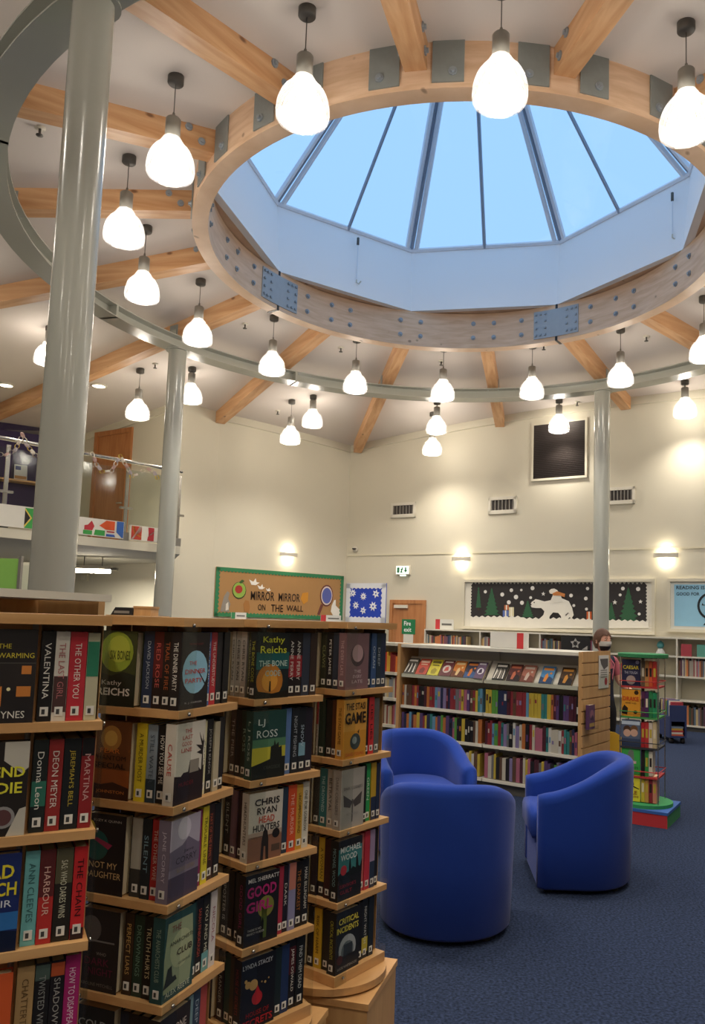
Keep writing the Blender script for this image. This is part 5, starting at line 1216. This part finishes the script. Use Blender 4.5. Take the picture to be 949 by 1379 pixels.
# leaflet holder and hanging book on the slatted end
E_ = UM @ T(LU + .043, 0, 0) @ RZ(PI / 2)
def end_px(px, py):
    P0 = (UM @ Vector((LU + .043, 0, 0))).xy; d2 = Vector((-dU.y, dU.x)); return on_wall(px, py, P0, d2)
a0, zt = end_px(802, 890); a1, zb_ = end_px(816, 934)
t = thing('leaflet_holder', 'clear holder with a white flyer on the slatted end panel', 'leaflet holder', E_ @ T(.34, 0, 1.0))
mb = MB(); mb.box(0, .24, -.006, -.001, 0, .30); fl_ = mb.build('flyer', 'matt_print', t, None, '#cfccc6')
poly_card(fl_, 'flyer_picture', [(.02, .27), (.22, .27), (.22, .2), (.12, .17), (.05, .22)], '#55504e', -.006, .001); poly_card(fl_, 'flyer_badge', circle(.17, .06, .035), '#a8343c', -.006, .001)
for k in range(4): mb = MB(); mb.box(.04, .2, -.0075, -.006, .1 + k * .02, .108 + k * .02); mb.build('text_line', 'matt_print', fl_, None, '#77736e')
mb = MB(); mb.box(-.005, .245, -.014, -.011, -.005, .12); mb.build('pocket', 'acrylic', t)
t = thing('book_hook', 'small acrylic bracket on the slatted end panel', 'bracket', E_ @ T(.06, 0, .66))
mb = MB(); mb.box(0, .16, -.05, -.001, 0, .006); mb.build('ledge', 'acrylic', t)
mb = MB(); mb.box(0, .16, -.054, -.05, 0, .03); mb.build('lip', 'acrylic', t)
book(E_ @ T(.012, -.045, .667), .135, .03, .21, '#5a3a5c', 'purple book held in the bracket on the slatted end panel', None, deco=lambda o, w, h, t: (disc(o, w, h, .5, .6, .3, '#8a5a6a'), rect(o, w, h, .1, .1, .9, .25, '#a88a4a', 2), shape(o, w, h, ((.2, .4), (.8, .35), (.6, .6)), '#3a2440', 3)), sticker=False)

# a second, similar unit running on to the left
V0 = U0 - dU * 1.35 + Vector((.25, .42)); VM = frame(V0.x, V0.y, 0, UA); LV = 1.1
sec = thing('shelf_unit', 'white shelf unit set back beyond the beech end panel', 'shelf unit', VM)
for x in (-.03, LV): mb = MB(); mb.box(x, x + .03, 0, .3, 0, 1.32); mb.build('side_panel', 'beech_panel', sec)
mb = MB(); mb.box(0, LV, .28, .3, .05, 1.3); mb.build('back_panel', 'cream_back', sec)
mb = MB(); mb.box(0, LV, .02, .28, 0, .08); mb.build('plinth', 'dark_metal', sec)
for z in (.12, .43, .72, 1.0, 1.32): mb = MB(); mb.box(0, LV, -.01, .28, z - .03, z); mb.build('shelf', 'white_metal', sec)

# ================================================================ WALL SHELVING (far side)
FAR = MB(); random.seed(5)
FARCOL = [lin(c) for c in ('#8a3a38', '#3a3f5a', '#77707a', '#b08a5a', '#5a6a7a', '#a05a6a', '#3a3632', '#c0a878', '#6a4a3a', '#8a8f98', '#46606a', '#c87a4a', '#9a9488', '#5a3a4a', '#b8b0a0', '#3f4a3a')]
def far_row(M, x0, x1, z, hmin, hmax, depth=.16, tw=(.016, .034), fill_=1.0, cols=FARCOL):
    x = x0
    while x < x1 - .012:
        t_ = random.uniform(*tw); h = random.uniform(hmin, hmax)
        if random.random() < fill_: FAR.box(x, min(x + t_, x1) - .001, .03, .03 + depth, z + .001, z + h, col=random.choice(cols), M=M)
        x += t_
def wall_unit(wl, a0, n_bay, bay, zs, ztop, label, out=.31, name='wall_shelving', rows=None):
    M = wl.M(a0, 0, out); t = thing(name, label, 'shelving', M)
    for b in range(n_bay + 1): mb = MB(); x = b * bay; mb.box(x - .012, x + .012, .0, out - .02, 0, ztop); mb.build('upright', 'white_metal', t)
    mb = MB(); mb.box(0, n_bay * bay, out - .035, out - .02, .05, ztop - .01); mb.build('back_panel', 'cream_back', t)
    mb = MB(); mb.box(0, n_bay * bay, .03, out - .035, 0, .07); mb.build('plinth', 'dark_metal', t)
    for b in range(n_bay):
        for z in list(zs) + [ztop]:
            mb = MB(); mb.box(b * bay + .013, (b + 1) * bay - .013, 0, out - .036, z - .025, z); mb.build('shelf', 'white_metal', t)
    return M
sx0 = RWALL.sz(583, 848)[0]; bay = (RWALL.sz(917, 870)[0] - sx0) / 4; ZS = [.095, .47, .84, 1.15]
MR_ = wall_unit(RWALL, sx0, 7, bay, ZS, 1.44, 'long white wall shelving unit under the winter display boards')
for b in range(7):
    for zi, z in enumerate(ZS):
        x0, x1 = b * bay + .02, (b + 1) * bay - .02
        if b == 3:
            if zi in (0, 1): continue
            if zi == 3: continue
            far_row(MR_, x0 + .1, x0 + .55, z, .14, .2, cols=[lin(c) for c in ('#c83a44', '#e0d8c8', '#c8c03a', '#d8c84a', '#c86a7a')]); continue
        if b == 4:
            if zi == 3:
                for k in range(4): FAR.box(x0 + .04 + k * .24, x0 + .2 + k * .24, .02, .045, z + .001, z + .19, col=lin(('#a8404a', '#5a9a8a', '#c87a3a', '#7a3a4a')[k]), M=MR_)
            elif zi == 1: far_row(MR_, x0 + .55, x1, z, .22, .28)
            else: far_row(MR_, x0, x1, z, .24, .3)
            continue
        hi = .2 if zi == 3 else .29
        far_row(MR_, x0, x1 - random.choice((.0, .1, .25)), z, hi - .05, hi, cols=FARCOL)
# left wall shelving beneath the letter board
ML_ = wall_unit(LWALL, .02, 2, 1.3, [.1, .42, .74, 1.06], 1.40, 'white wall shelving packed with books beneath the letter board')
for b in range(2):
    for z in (.1, .42, .74, 1.06): far_row(ML_, b * 1.3 + .02, (b + 1) * 1.3 - .02, z, .2, .28, cols=FARCOL)
    far_row(ML_, b * 1.3 + .02, (b + 1) * 1.3 - .25 * b - .02, 1.40, .08, .12, cols=FARCOL)
for z in (.12, .43, .72): far_row(VM, .02, LV - .02, z, .19, .24)
far_row(VM, .02, LV - .02, 1.0, .17, .22, cols=[lin(c) for c in ('#c83a2c', '#d87a2c', '#8a2a24', '#d8a83a')])
for x, t_, h, z, c in LATER: FAR.box(x, x + t_, .014, .15, z + .001, z + h, col=lin(c), M=UM)
TRP = T(3.63, 11.0, 0)
for k in range(5): FAR.box(.03, .2 - .01 * (k % 2), .03, .2, .101 + k * .026, .126 + k * .026, col=lin(('#c85a3a', '#d8cfc0', '#b03a3a', '#c8a03a', '#7a8a9a')[k]), M=TRP)
for k in range(8): FAR.box(.03, .2, .04 + k * .065, .065 + k * .065, .362, .362 + .2 + .01 * (k % 3), col=lin(('#a83a44', '#d8cfc0', '#3a5a8a', '#6a8a4a', '#c87a3a', '#8a7a9a', '#d0c090', '#4a3a3a')[k]), M=TRP)
tag(FAR.build('shelved_books', 'many_spines'), 'rows of small books packed along the far shelving, low rows and trolley', 'books', kind='stuff')
# small signs on the shelf tops
def top_sign(wl, px0, px1, py0, z, label, red, out=.16, col='#d6d6cf'):
    a0 = wl.sz(px0, py0)[0]; a1 = wl.sz(px1, py0)[0]; h = max(.12, wl.sz(px0, py0)[1] - z); w = a1 - a0
    t = thing('shelf_sign', label, 'sign', wl.M(a0, z + .001, out))
    mb = MB(); mb.box(0, w, 0, .01, 0, h); mb.build('card', 'matt_print', t, None, col)
    mb = MB(); mb.box(.0, w * .25, -.003, 0, 0, h); mb.build('stripe', 'matt_print', t, None, red)
    mb = MB(); mb.box(w * .35, w * .9, -.003, 0, h * .4, h * .6); mb.build('lettering', 'matt_print', t, None, '#6a6a66')
top_sign(LWALL, 306, 326, 826, 1.52, 'small white shelf sign with a green end beneath the letter board', '#3f8a5a')
top_sign(LWALL, 426, 453, 828, 1.52, 'small white shelf sign with a red end beneath the letter board', '#c0383c')
top_sign(RWALL, 592, 616, 834, 1.44, 'white shelf sign with a red end on the far wall shelving', '#c0383c')
# framed black and white poster and grey folder on the far shelving
a, z = RWALL.sz(783, 862); t = thing('framed_picture', 'dark framed drawing on the far shelving beside the column', 'picture', RWALL.M(a - .25, 1.151, .316))
mb = MB(); mb.box(0, .5, 0, .02, 0, .0 + .02); mb.build('foot', 'black_plastic', t)
mb = MB(); mb.box(0, .5, 0, .02, .02, .25); mb.build('panel', 'black_plastic', t)
poly_card(t, 'drawing', star(.25, .13, .09, .05, 5), '#b8b4ac', 0, .002)
poly_card(t, 'drawing_inner', star(.25, .13, .05, .03, 7), '#2a2828', -.002, .002)
poly_card(t, 'drawing_corner', [(.36, .03), (.46, .03), (.46, .1)], '#a8a49c', 0, .002)
# teal figurine on the empty bay
x = 4 * bay - .28; t = thing('figurine', 'small teal and white figurine on the emptiest shelf bay', 'figurine', MR_ @ T(x, .12, 1.151))
mb = MB(); mb.lathe([(0, 0), (.07, .0), (.075, .03), (.05, .08), (.02, .11), (0, .12)], 14); mb.build('base', 'matt_print', t, None, '#d8dad6')
mb = MB(); mb.lathe([(0, .1), (.04, .11), (.06, .15), (.045, .2), (0, .23)], 14); mb.build('head', 'matt_print', t, None, '#5aa0a0')

# ================================================================ CHILDREN'S SPINNER
KX, KY = 1.98, 6.68; KA = math.radians(-28)
kroot = thing('book_spinner', "children's revolving book spinner with green and red rings on a coloured box", 'book spinner', frame(KX, KY, 0, KA + .0))
ks = .30
bm = RZ(math.radians(60) - KA)
mb = MB(); mb.box(-.25, .25, -.25, .25, .0, .10, M=bm); mb.v = mb.v; kb = mb.build('box_base', 'matt_print', kroot, None, '#2c7a4a')
mb = MB(); mb.box(-.252, -.25, -.25, .25, .0, .10, M=bm); mb.build('red_side', 'matt_print', kb, None, '#b02a30')
mb = MB(); mb.box(-.255, .255, -.255, .255, .10, .122, M=bm); mb.build('blue_top', 'matt_print', kroot, None, '#2f5aa0')
KZ = [1.08 + .003, .835, .59, .36, .155]
mb = MB(); mb.lathe([(.24, .123), (.24, .15)], 32, smooth=False); mb.build('turntable', 'matt_print', kroot, None, '#2c8a50')
RC = ['#b03030', '#3f8a44', '#2c2c30', '#b03030', '#2c8a50']
for i, z in enumerate(KZ[:4]):
    mb = MB(); mb.box(-.15, .15, -.15, .15, z - .014, z); mb.build('tier', 'matt_print', kroot, None, RC[i])
    mb = MB(); mb.tube([(.15 + .0, -.158, z + .04), (-.158, -.158, z + .04), (-.158, .158, z + .04), (.158, .158, z + .04), (.158, -.158, z + .04)], .004, 5); mb.build('retaining_rail', 'matt_print', kroot, None, RC[i])
mb = MB(); mb.lathe([(.20, 1.315), (.205, 1.32), (.205, 1.345), (.20, 1.35)], 32, smooth=False); mb.build('top_disc', 'matt_print', kroot, None, '#2c7a4a')
mb = MB(); mb.tube([(0, 0, .15), (0, 0, 1.32)], .014, 8); mb.build('pole', 'lamp_grey', kroot)
for sx in (-1, 1):
    for sy in (-1, 1): mb = MB(); mb.tube([(sx * .152, sy * .152, .15), (sx * .152, sy * .152, 1.32)], .005, 6); mb.build('rod', 'chrome', kroot)
KM = frame(KX, KY, 0, KA) @ T(-.145, -.145, 0)
def K_caesar(o, w, h, t): line(o, w, h, 'CAESAR', .5, .7, .86, .14, '#d8c23a', .02, 5); line(o, w, h, 'THE TOUGH', .5, .5, .7, .1, '#c8c4d0', 0, 5); disc(o, w, h, .5, .22, .25, '#a8948a', 2); disc(o, w, h, .85, .9, .1, '#8a86a0', 2)
def K_drake(o, w, h, t): line(o, w, h, 'DRAKE', .5, .66, .86, .16, '#c03a1c', .02, 5); line(o, w, h, 'AND HIS', .5, .5, .6, .07, '#2a1c10', 0, 5); shape(o, w, h, ((.0, .1), (.3, .05), (.35, .3), (.15, .42), (.05, .3)), '#2a1c10', 2); disc(o, w, h, .75, .16, .1, '#3a2410', 2); disc(o, w, h, .8, .9, .12, '#3a2410', 2)
def K_photo(o, w, h, t): disc(o, w, h, .3, .5, .2, '#c8a08a', 2); disc(o, w, h, .68, .52, .2, '#c8a08a', 2); rect(o, w, h, 0, .82, 1, .95, '#b8c4d0'); rect(o, w, h, 0, .0, 1, .3, '#3a4660'); disc(o, w, h, .3, .64, .2, '#4a3424', 1); disc(o, w, h, .68, .66, .2, '#6a4a2c', 1)
def K_green(o, w, h, t): shape(o, w, h, ((.3, .5), (.7, .48), (.66, .9), (.48, .98), (.36, .84)), '#6a7468'); rect(o, w, h, .3, .44, .8, .54, '#c8a8a0', 2); line(o, w, h, 'TITAN', .6, .3, .6, .1, '#1f5a2c', 0, 5)
def K_vile(o, w, h, t): line(o, w, h, 'VILE', .55, .32, .6, .14, '#8a4a1c', .02, 5); line(o, w, h, 'VICTORIANS', .5, .17, .86, .08, '#8a4a1c', .01, 5); disc(o, w, h, .25, .82, .11, '#1c1810', 2); shape(o, w, h, ((.5, .6), (.62, .5), (.68, .62), (.62, .86), (.54, .84)), '#1c1810', 2); shape(o, w, h, ((.6, .58), (.95, .48), (.95, .45), (.6, .53)), '#1c1810', 2)
KB = [('#2a2a44', 'dark blue comic book with yellow capitals', K_caesar), ('#d8942c', 'orange comic book with red capitals', K_drake), ('#5a6478', 'blue-grey book with a photograph of children', K_photo), ('#3fa04a', 'bright green book with a grey figure', K_green), ('#d8cc3a', 'yellow comic book with a black top-hatted figure', K_vile)]
KR = [(('brown', '#6a5a44'), ('tan', '#b8844a'), ('orange', '#c85a34'), ('red', '#b8342c')), (('purple', '#5a2c4a'), ('violet', '#4a2a54'), ('green', '#2f7a4a'), ('emerald', '#2c8a5a')), (('crimson', '#b02c30'), ('red striped', '#b83a38'), ('white and red', '#d0c0b0'), ('cream', '#c8b48a')), (('dark', '#26221f'), ('green', '#3a8a44'), ('pale', '#cfc8b4')), (('yellow', '#c8b03a'), ('tan', '#c0904a'), ('crimson', '#8a2c34'), ('salmon', '#c8806a'))]
KL = [('olive', '#7a8a4a'), ('purple', '#5a3a5a'), ('orange', '#c8743a'), ('grey', '#77747a'), ('tan', '#b8945a')]
for i, z in enumerate(KZ):
    z += .001; grp = 'books in the children spinner'
    c, lab, dc = KB[i]
    book(KM @ T(.002, .002, z), .15, .022, .215, c, lab + ' in the spinner', grp, deco=dc, sticker=False)
    x = .158
    for cn, hx in KR[i]:
        tk = .029
        o = book(KM @ T(x + tk, .012, z) @ RZ(PI / 2), .12, tk, .20 + random.random() * .015, hx, '%s spine on the %s tier of the coloured spinner' % (cn, TIER[i]), grp, sticker=False)
        mb = MB(); mb.box(-.0008, 0, .006, tk - .006, .08, .15); mb.build('spine_band', 'print', o, None, random.choice(('#d8ccb0', '#b8a03a', '#2a2420'))); x += tk + .002
    y = .03
    for k in range(3):
        cn, hx = KL[(i + k * 2) % 5]; tk = .03
        book(KM @ T(.012, y, z), .12, tk, .2 + random.random() * .012, hx, '%s side spine on the %s tier of the coloured spinner' % (cn, TIER[i]), grp, sticker=False); y += tk + .002

# ================================================================ BOOK TROLLEY, YELLOW CHAIR
t = thing('book_trolley', 'navy blue book trolley with open end pocket beside the far shelving', 'book trolley', T(3.63, 11.0, 0))
Wd, Dp = .235, .62
mb = MB(); mb.box(0, .015, .02, Dp, .08, .36); mb.build('side', 'matt_print', t, None, '#27345e')
mb = MB(); mb.box(Wd - .015, Wd, .02, Dp, .08, .50); mb.build('side', 'matt_print', t, None, '#27345e')
mb = MB(); mb.box(0, Wd, Dp, Dp + .02, .08, .5); mb.build('back', 'matt_print', t, None, '#27345e')
for b in ((0, Wd, .08, .105), (0, Wd, .30, .52), (0, .025, .105, .30), (Wd - .025, Wd, .105, .30)):
    mb = MB(); mb.box(b[0], b[1], 0, .02, b[2], b[3]); mb.build('end_panel', 'matt_print', t, None, '#27345e')
mb = MB(); mb.box(.015, Wd - .015, .02, Dp, .08, .1); mb.build('bottom', 'matt_print', t, None, '#222c50')
mb = MB(); mb.box(.015, Wd - .015, .02, Dp, .34, .36); mb.build('tray', 'matt_print', t, None, '#222c50')
for fx in (.04, Wd - .04):
    for fy in (.06, Dp - .06): mb = MB(); mb.lathe([(0, 0), (.03, .005), (.035, .03), (.03, .075), (0, .08)], 10, center=(fx, fy)); mb.build('castor', 'black_plastic', t)
t = thing('yellow_board', 'yellow round-topped board standing by the slatted end panel', 'board', frame(1.965, 7.62, 0, .15))
mb = MB(); mb.poly_prism([(-.12, .02), (.12, .02), (.12, .45)] + [(.12 * math.cos(PI * i / 10), .45 + .12 * math.sin(PI * i / 10)) for i in range(11)] + [(-.12, .45)], 0, .025, 'y'); mb.build('panel', 'matt_print', t, None, '#d8a82c')
mb = MB(); mb.box(-.1, .1, -.05, .08, 0, .02); mb.build('foot', 'matt_print', t, None, '#d8a82c')

# ================================================================ TALL SHELF BESIDE THE RACKS
sa = math.atan2(3.4 - 2.92, -1.35 + 1.52); SHM = frame(-1.36 - 1.9 * math.cos(sa), 3.42 - 1.9 * math.sin(sa), 0, sa)   # local x runs along the unit, +y is to its back
t = thing('tall_shelving', 'tall beech shelf unit with white canopy beside the thick column', 'shelving', SHM)
mb = MB(); mb.box(1.9, 1.94, -.02, .34, 0, 1.615); mb.build('end_panel', 'beech_panel', t)
mb = MB(); mb.box(-.04, 0, -.02, .34, 0, 1.615); mb.build('end_panel', 'beech_panel', t)
mb = MB(); mb.box(0, 1.9, .31, .33, .05, 1.6); mb.build('back_panel', 'beech_panel', t)
mb = MB(); mb.box(0, 1.885, -.1, .33, 1.60, 1.63); mb.build('canopy', 'white_metal', t)
mb = MB(); mb.box(0, 1.9, .02, .31, 0, .08); mb.build('plinth', 'dark_metal', t)
for z in (.12, .48, .84, 1.2): mb = MB(); mb.box(0, 1.9, -.01, .31, z - .03, z); mb.build('shelf', 'beech', t)
random.seed(9)
for i in range(7):
    x = .5 + i * .19; hx, cn = (('#b8b4a8', 'grey'), ('#d8d2c0', 'ivory'), ('#7aa8c8', 'sky blue'), ('#c8c2b4', 'stone'), ('#3a6aa8', 'mid blue'), ('#d0b89a', 'buff'), ('#8ab0c0', 'pale blue'))[i]
    book(SHM @ T(x + .04, .03, 1.2008) @ RZ(PI / 2), .17, .04, .30 + .015 * (i % 3), hx, '%s file standing on the tall shelf by the column' % cn, 'files on the tall shelf', simple=True, name='box_file')

# ================================================================ THE PERSON
def person(x, y, face):
    root = thing('person', 'person with short brown hair, face mask, navy dress and pink top behind the spinner', 'person', frame(x, y, 0, face))
    me = bpy.data.meshes.new('body')
    V = [(0, 0, .80), (0, -.005, .93), (0, -.01, 1.10), (0, .0, 1.22), (0, .005, 1.285), (0, -.005, 1.33),      # 0-5 pelvis..neck
         (.085, 0, .76), (.095, -.005, .44), (.09, .02, .09), (.095, -.10, .04),                                   # 6-9 leg
         (-.085, 0, .76), (-.095, -.005, .44), (-.09, .02, .09), (-.095, -.10, .04),                               # 10-13
         (.15, .0, 1.235), (.20, -.04, 1.02), (.17, -.23, .93),                                                    # 14-16 arm reaching forward
         (-.15, .0, 1.235), (-.215, .0, 1.0), (-.19, -.10, .82)]                                                   # 17-19
    Ed = [(0, 1), (1, 2), (2, 3), (3, 4), (4, 5), (0, 6), (6, 7), (7, 8), (8, 9), (0, 10), (10, 11), (11, 12), (12, 13), (3, 14), (14, 15), (15, 16), (3, 17), (17, 18), (18, 19)]
    Rr = [.14, .125, .13, .10, .052, .05, .095, .06, .04, .035, .095, .06, .04, .035, .06, .042, .028, .06, .042, .028]
    me.from_pydata(V, Ed, []); o = bpy.data.objects.new('body', me); COL.objects.link(o)
    sk = o.modifiers.new('skin', 'SKIN'); o.modifiers.new('sub', 'SUBSURF').levels = 2
    for i, sv in enumerate(me.skin_vertices[0].data):
        sv.radius = (Rr[i], Rr[i] * (.72 if i < 4 else 1)); sv.use_root = (i == 0)
    dg = bpy.context.evaluated_depsgraph_get(); dg.update()
    bm_ = bpy.data.meshes.new_from_object(o.evaluated_get(dg)); bpy.data.objects.remove(o)
    for m in ('skin', 'navy_cloth', 'black_cloth', 'pink_cloth'): bm_.materials.append(MATS[m])
    for p in bm_.polygons:
        c = p.center; p.use_smooth = True
        if c.z < .09: mi = 2
        elif c.z < .84 and abs(c.x) < .17 and not (c.y < -.09 and c.z > .3): mi = 2
        elif abs(c.x) > .145 and c.z < 1.09: mi = 0
        elif c.z > 1.285: mi = 0
        elif abs(c.x) > .12 and c.z > 1.0: mi = 3
        elif c.z > 1.17 and c.y < -.02 and abs(c.x) < .06: mi = 3
        else: mi = 1
        p.material_index = mi
    body = link('body', bm_, root)
    # head with face
    n, k = 28, 20; vs = []; fs = []
    for j in range(k + 1):
        v = j / k; ph = PI * v; z = math.cos(ph)                        # 1 top .. -1 chin
        for i in range(n):
            a = 2 * PI * i / n; rx, ry = .072 * math.sin(ph), .092 * math.sin(ph)
            if z < 0: rx *= 1 - .22 * z * z; ry *= 1 - .10 * z * z
            xx, yy = rx * math.cos(a), ry * math.sin(a)
            if yy < -.05 and abs(xx) < .014 and -.28 < z < .1: yy -= .018 * (1 - abs(z + .12) / .25)
            if yy < -.05 and .02 < abs(xx) < .045 and .0 < z < .2: yy += .007
            vs.append((xx, yy, 1.425 + .112 * z))
    for j in range(k):
        for i in range(n): fs.append((j * n + i, j * n + (i + 1) % n, (j + 1) * n + (i + 1) % n, (j + 1) * n + i))
    mb = MB(); mb.add(vs, fs, smooth=True); hd = mb.build('head', 'skin', root)
    for s in (-1, 1):
        mb = MB(); mb.lathe([(0, -.008), (.011, -.004), (.013, 0), (.011, .004), (0, .008)], 10); mb.build('eye', 'white_metal', hd, T(s * .03, -.077, 1.437) @ Matrix.Diagonal((1, .7, .75, 1)))
        mb = MB(); mb.lathe([(0, -.005), (.006, 0), (0, .005)], 8); mb.build('iris', 'black_plastic', hd, T(s * .03, -.085, 1.437))
        mb = MB(); mb.tube([(s * .016, -.088, 1.453), (s * .03, -.090, 1.457), (s * .046, -.080, 1.452)], .0035, 6); mb.build('eyebrow', 'hair_brown', hd)
        mb = MB(); mb.lathe([(0, -.03), (.012, -.02), (.016, .01), (.01, .028), (0, .032)], 10); mb.build('ear', 'skin', hd, T(s * .073, .005, 1.42) @ Matrix.Diagonal((.5, 1.1, 1, 1)))
    # face mask
    vs = []; fs = []; mm, kk = 13, 7
    for j in range(kk):
        v = j / (kk - 1); z = -.9 + .86 * v
        for i in range(mm):
            a = PI * (1.08 + .84 * i / (mm - 1)); sp_ = math.sqrt(max(0, 1 - z * z * .82)); rx = .077 * sp_ * (1 - .15 * (z < -.3) * (-z - .3)); ry = .097 * sp_ + .005 * math.sin(PI * v) * math.sin(PI * i / (mm - 1)) + (.009 if abs(i - 6) < 2 and v > .6 else 0)
            vs.append((rx * math.cos(a), ry * math.sin(a) - .004, 1.425 + .112 * z))
    for j in range(kk - 1):
        for i in range(mm - 1): fs.append((j * mm + i, j * mm + i + 1, (j + 1) * mm + i + 1, (j + 1) * mm + i))
    mb = MB(); mb.add(vs, fs, smooth=True)
    for q in range(len(mb.m)): mb.m[q] = 1 if q // (mm - 1) in (0, 1, 2) else 0
    mk = mb.build('face_mask', ['matt_print', 'black_plastic'], root, None, '#d0cdc8'); mk['label'] = 'white and black face mask'
    for s in (-1, 1): mb = MB(); mb.tube([(s * .07, -.04, 1.41), (s * .078, .005, 1.43)], .002, 5); mb.build('mask_loop', 'white_metal', mk)
    # hair cap with fringe
    vs = []; fs = []; k2 = 11
    for j in range(k2 + 1):
        v = j / k2
        for i in range(n):
            a = 2 * PI * i / n; fr = -math.sin(a)
            low = .37 + .03 * math.sin(i * 2.3) if fr > .55 else (.56 if fr > .0 else .74)
            ph = PI * low * v; rr = 1.0 + .02 * math.sin(i * 5.1 + j)
            vs.append((.082 * math.sin(ph) * math.cos(a) * rr, (.103 * math.sin(ph) * math.sin(a)) * rr + .004, 1.43 + .122 * math.cos(ph)))
    for j in range(k2):
        for i in range(n): fs.append((j * n + i, j * n + (i + 1) % n, (j + 1) * n + (i + 1) % n, (j + 1) * n + i))
    mb = MB(); mb.add(vs, fs, smooth=True); mb.build('hair', 'hair_brown', root)
    # hands: palm, four fingers and a thumb, slightly curled
    for s, wr, dirv in ((1, Vector((.17, -.23, .93)), Vector((-.05, -1, -.25))), (-1, Vector((-.19, -.10, .82)), Vector((.05, -.45, -.9)))):
        d = dirv.normalized(); side = d.cross(Vector((0, 0, 1))).normalized(); upv = side.cross(d)
        mb = MB(); mb.tube([wr - d * .03, wr + d * .03, wr + d * .075], [.024, .034, .030], 10)
        for q, (off, ln) in enumerate(((-.024, .062), (-.008, .072), (.008, .068), (.023, .052))):
            b0 = wr + d * .07 + side * off; mb.tube([b0, b0 + d * ln * .45 - upv * .004, b0 + d * ln * .8 - upv * .018, b0 + d * ln * .95 - upv * .034], [.0095, .009, .008, .006], 7)
        b0 = wr + d * .02 - side * .026 * s; mb.tube([b0, b0 + d * .03 - side * .022 * s - upv * .01, b0 + d * .058 - side * .024 * s - upv * .022], [.011, .0105, .008], 7)
        mb.build('hand', 'skin', body)
    # lanyard
    mb = MB(); mb.tube([(-.05, -.02, 1.29), (-.04, -.125, 1.2), (0, -.14, 1.04), (.04, -.125, 1.2), (.05, -.02, 1.29)], .005, 6); mb.build('lanyard', 'pink_cloth', root)
mat('pink_cloth', '#b8626e', 0.9)
person(1.955, 7.97, math.radians(30))
flush_texts()
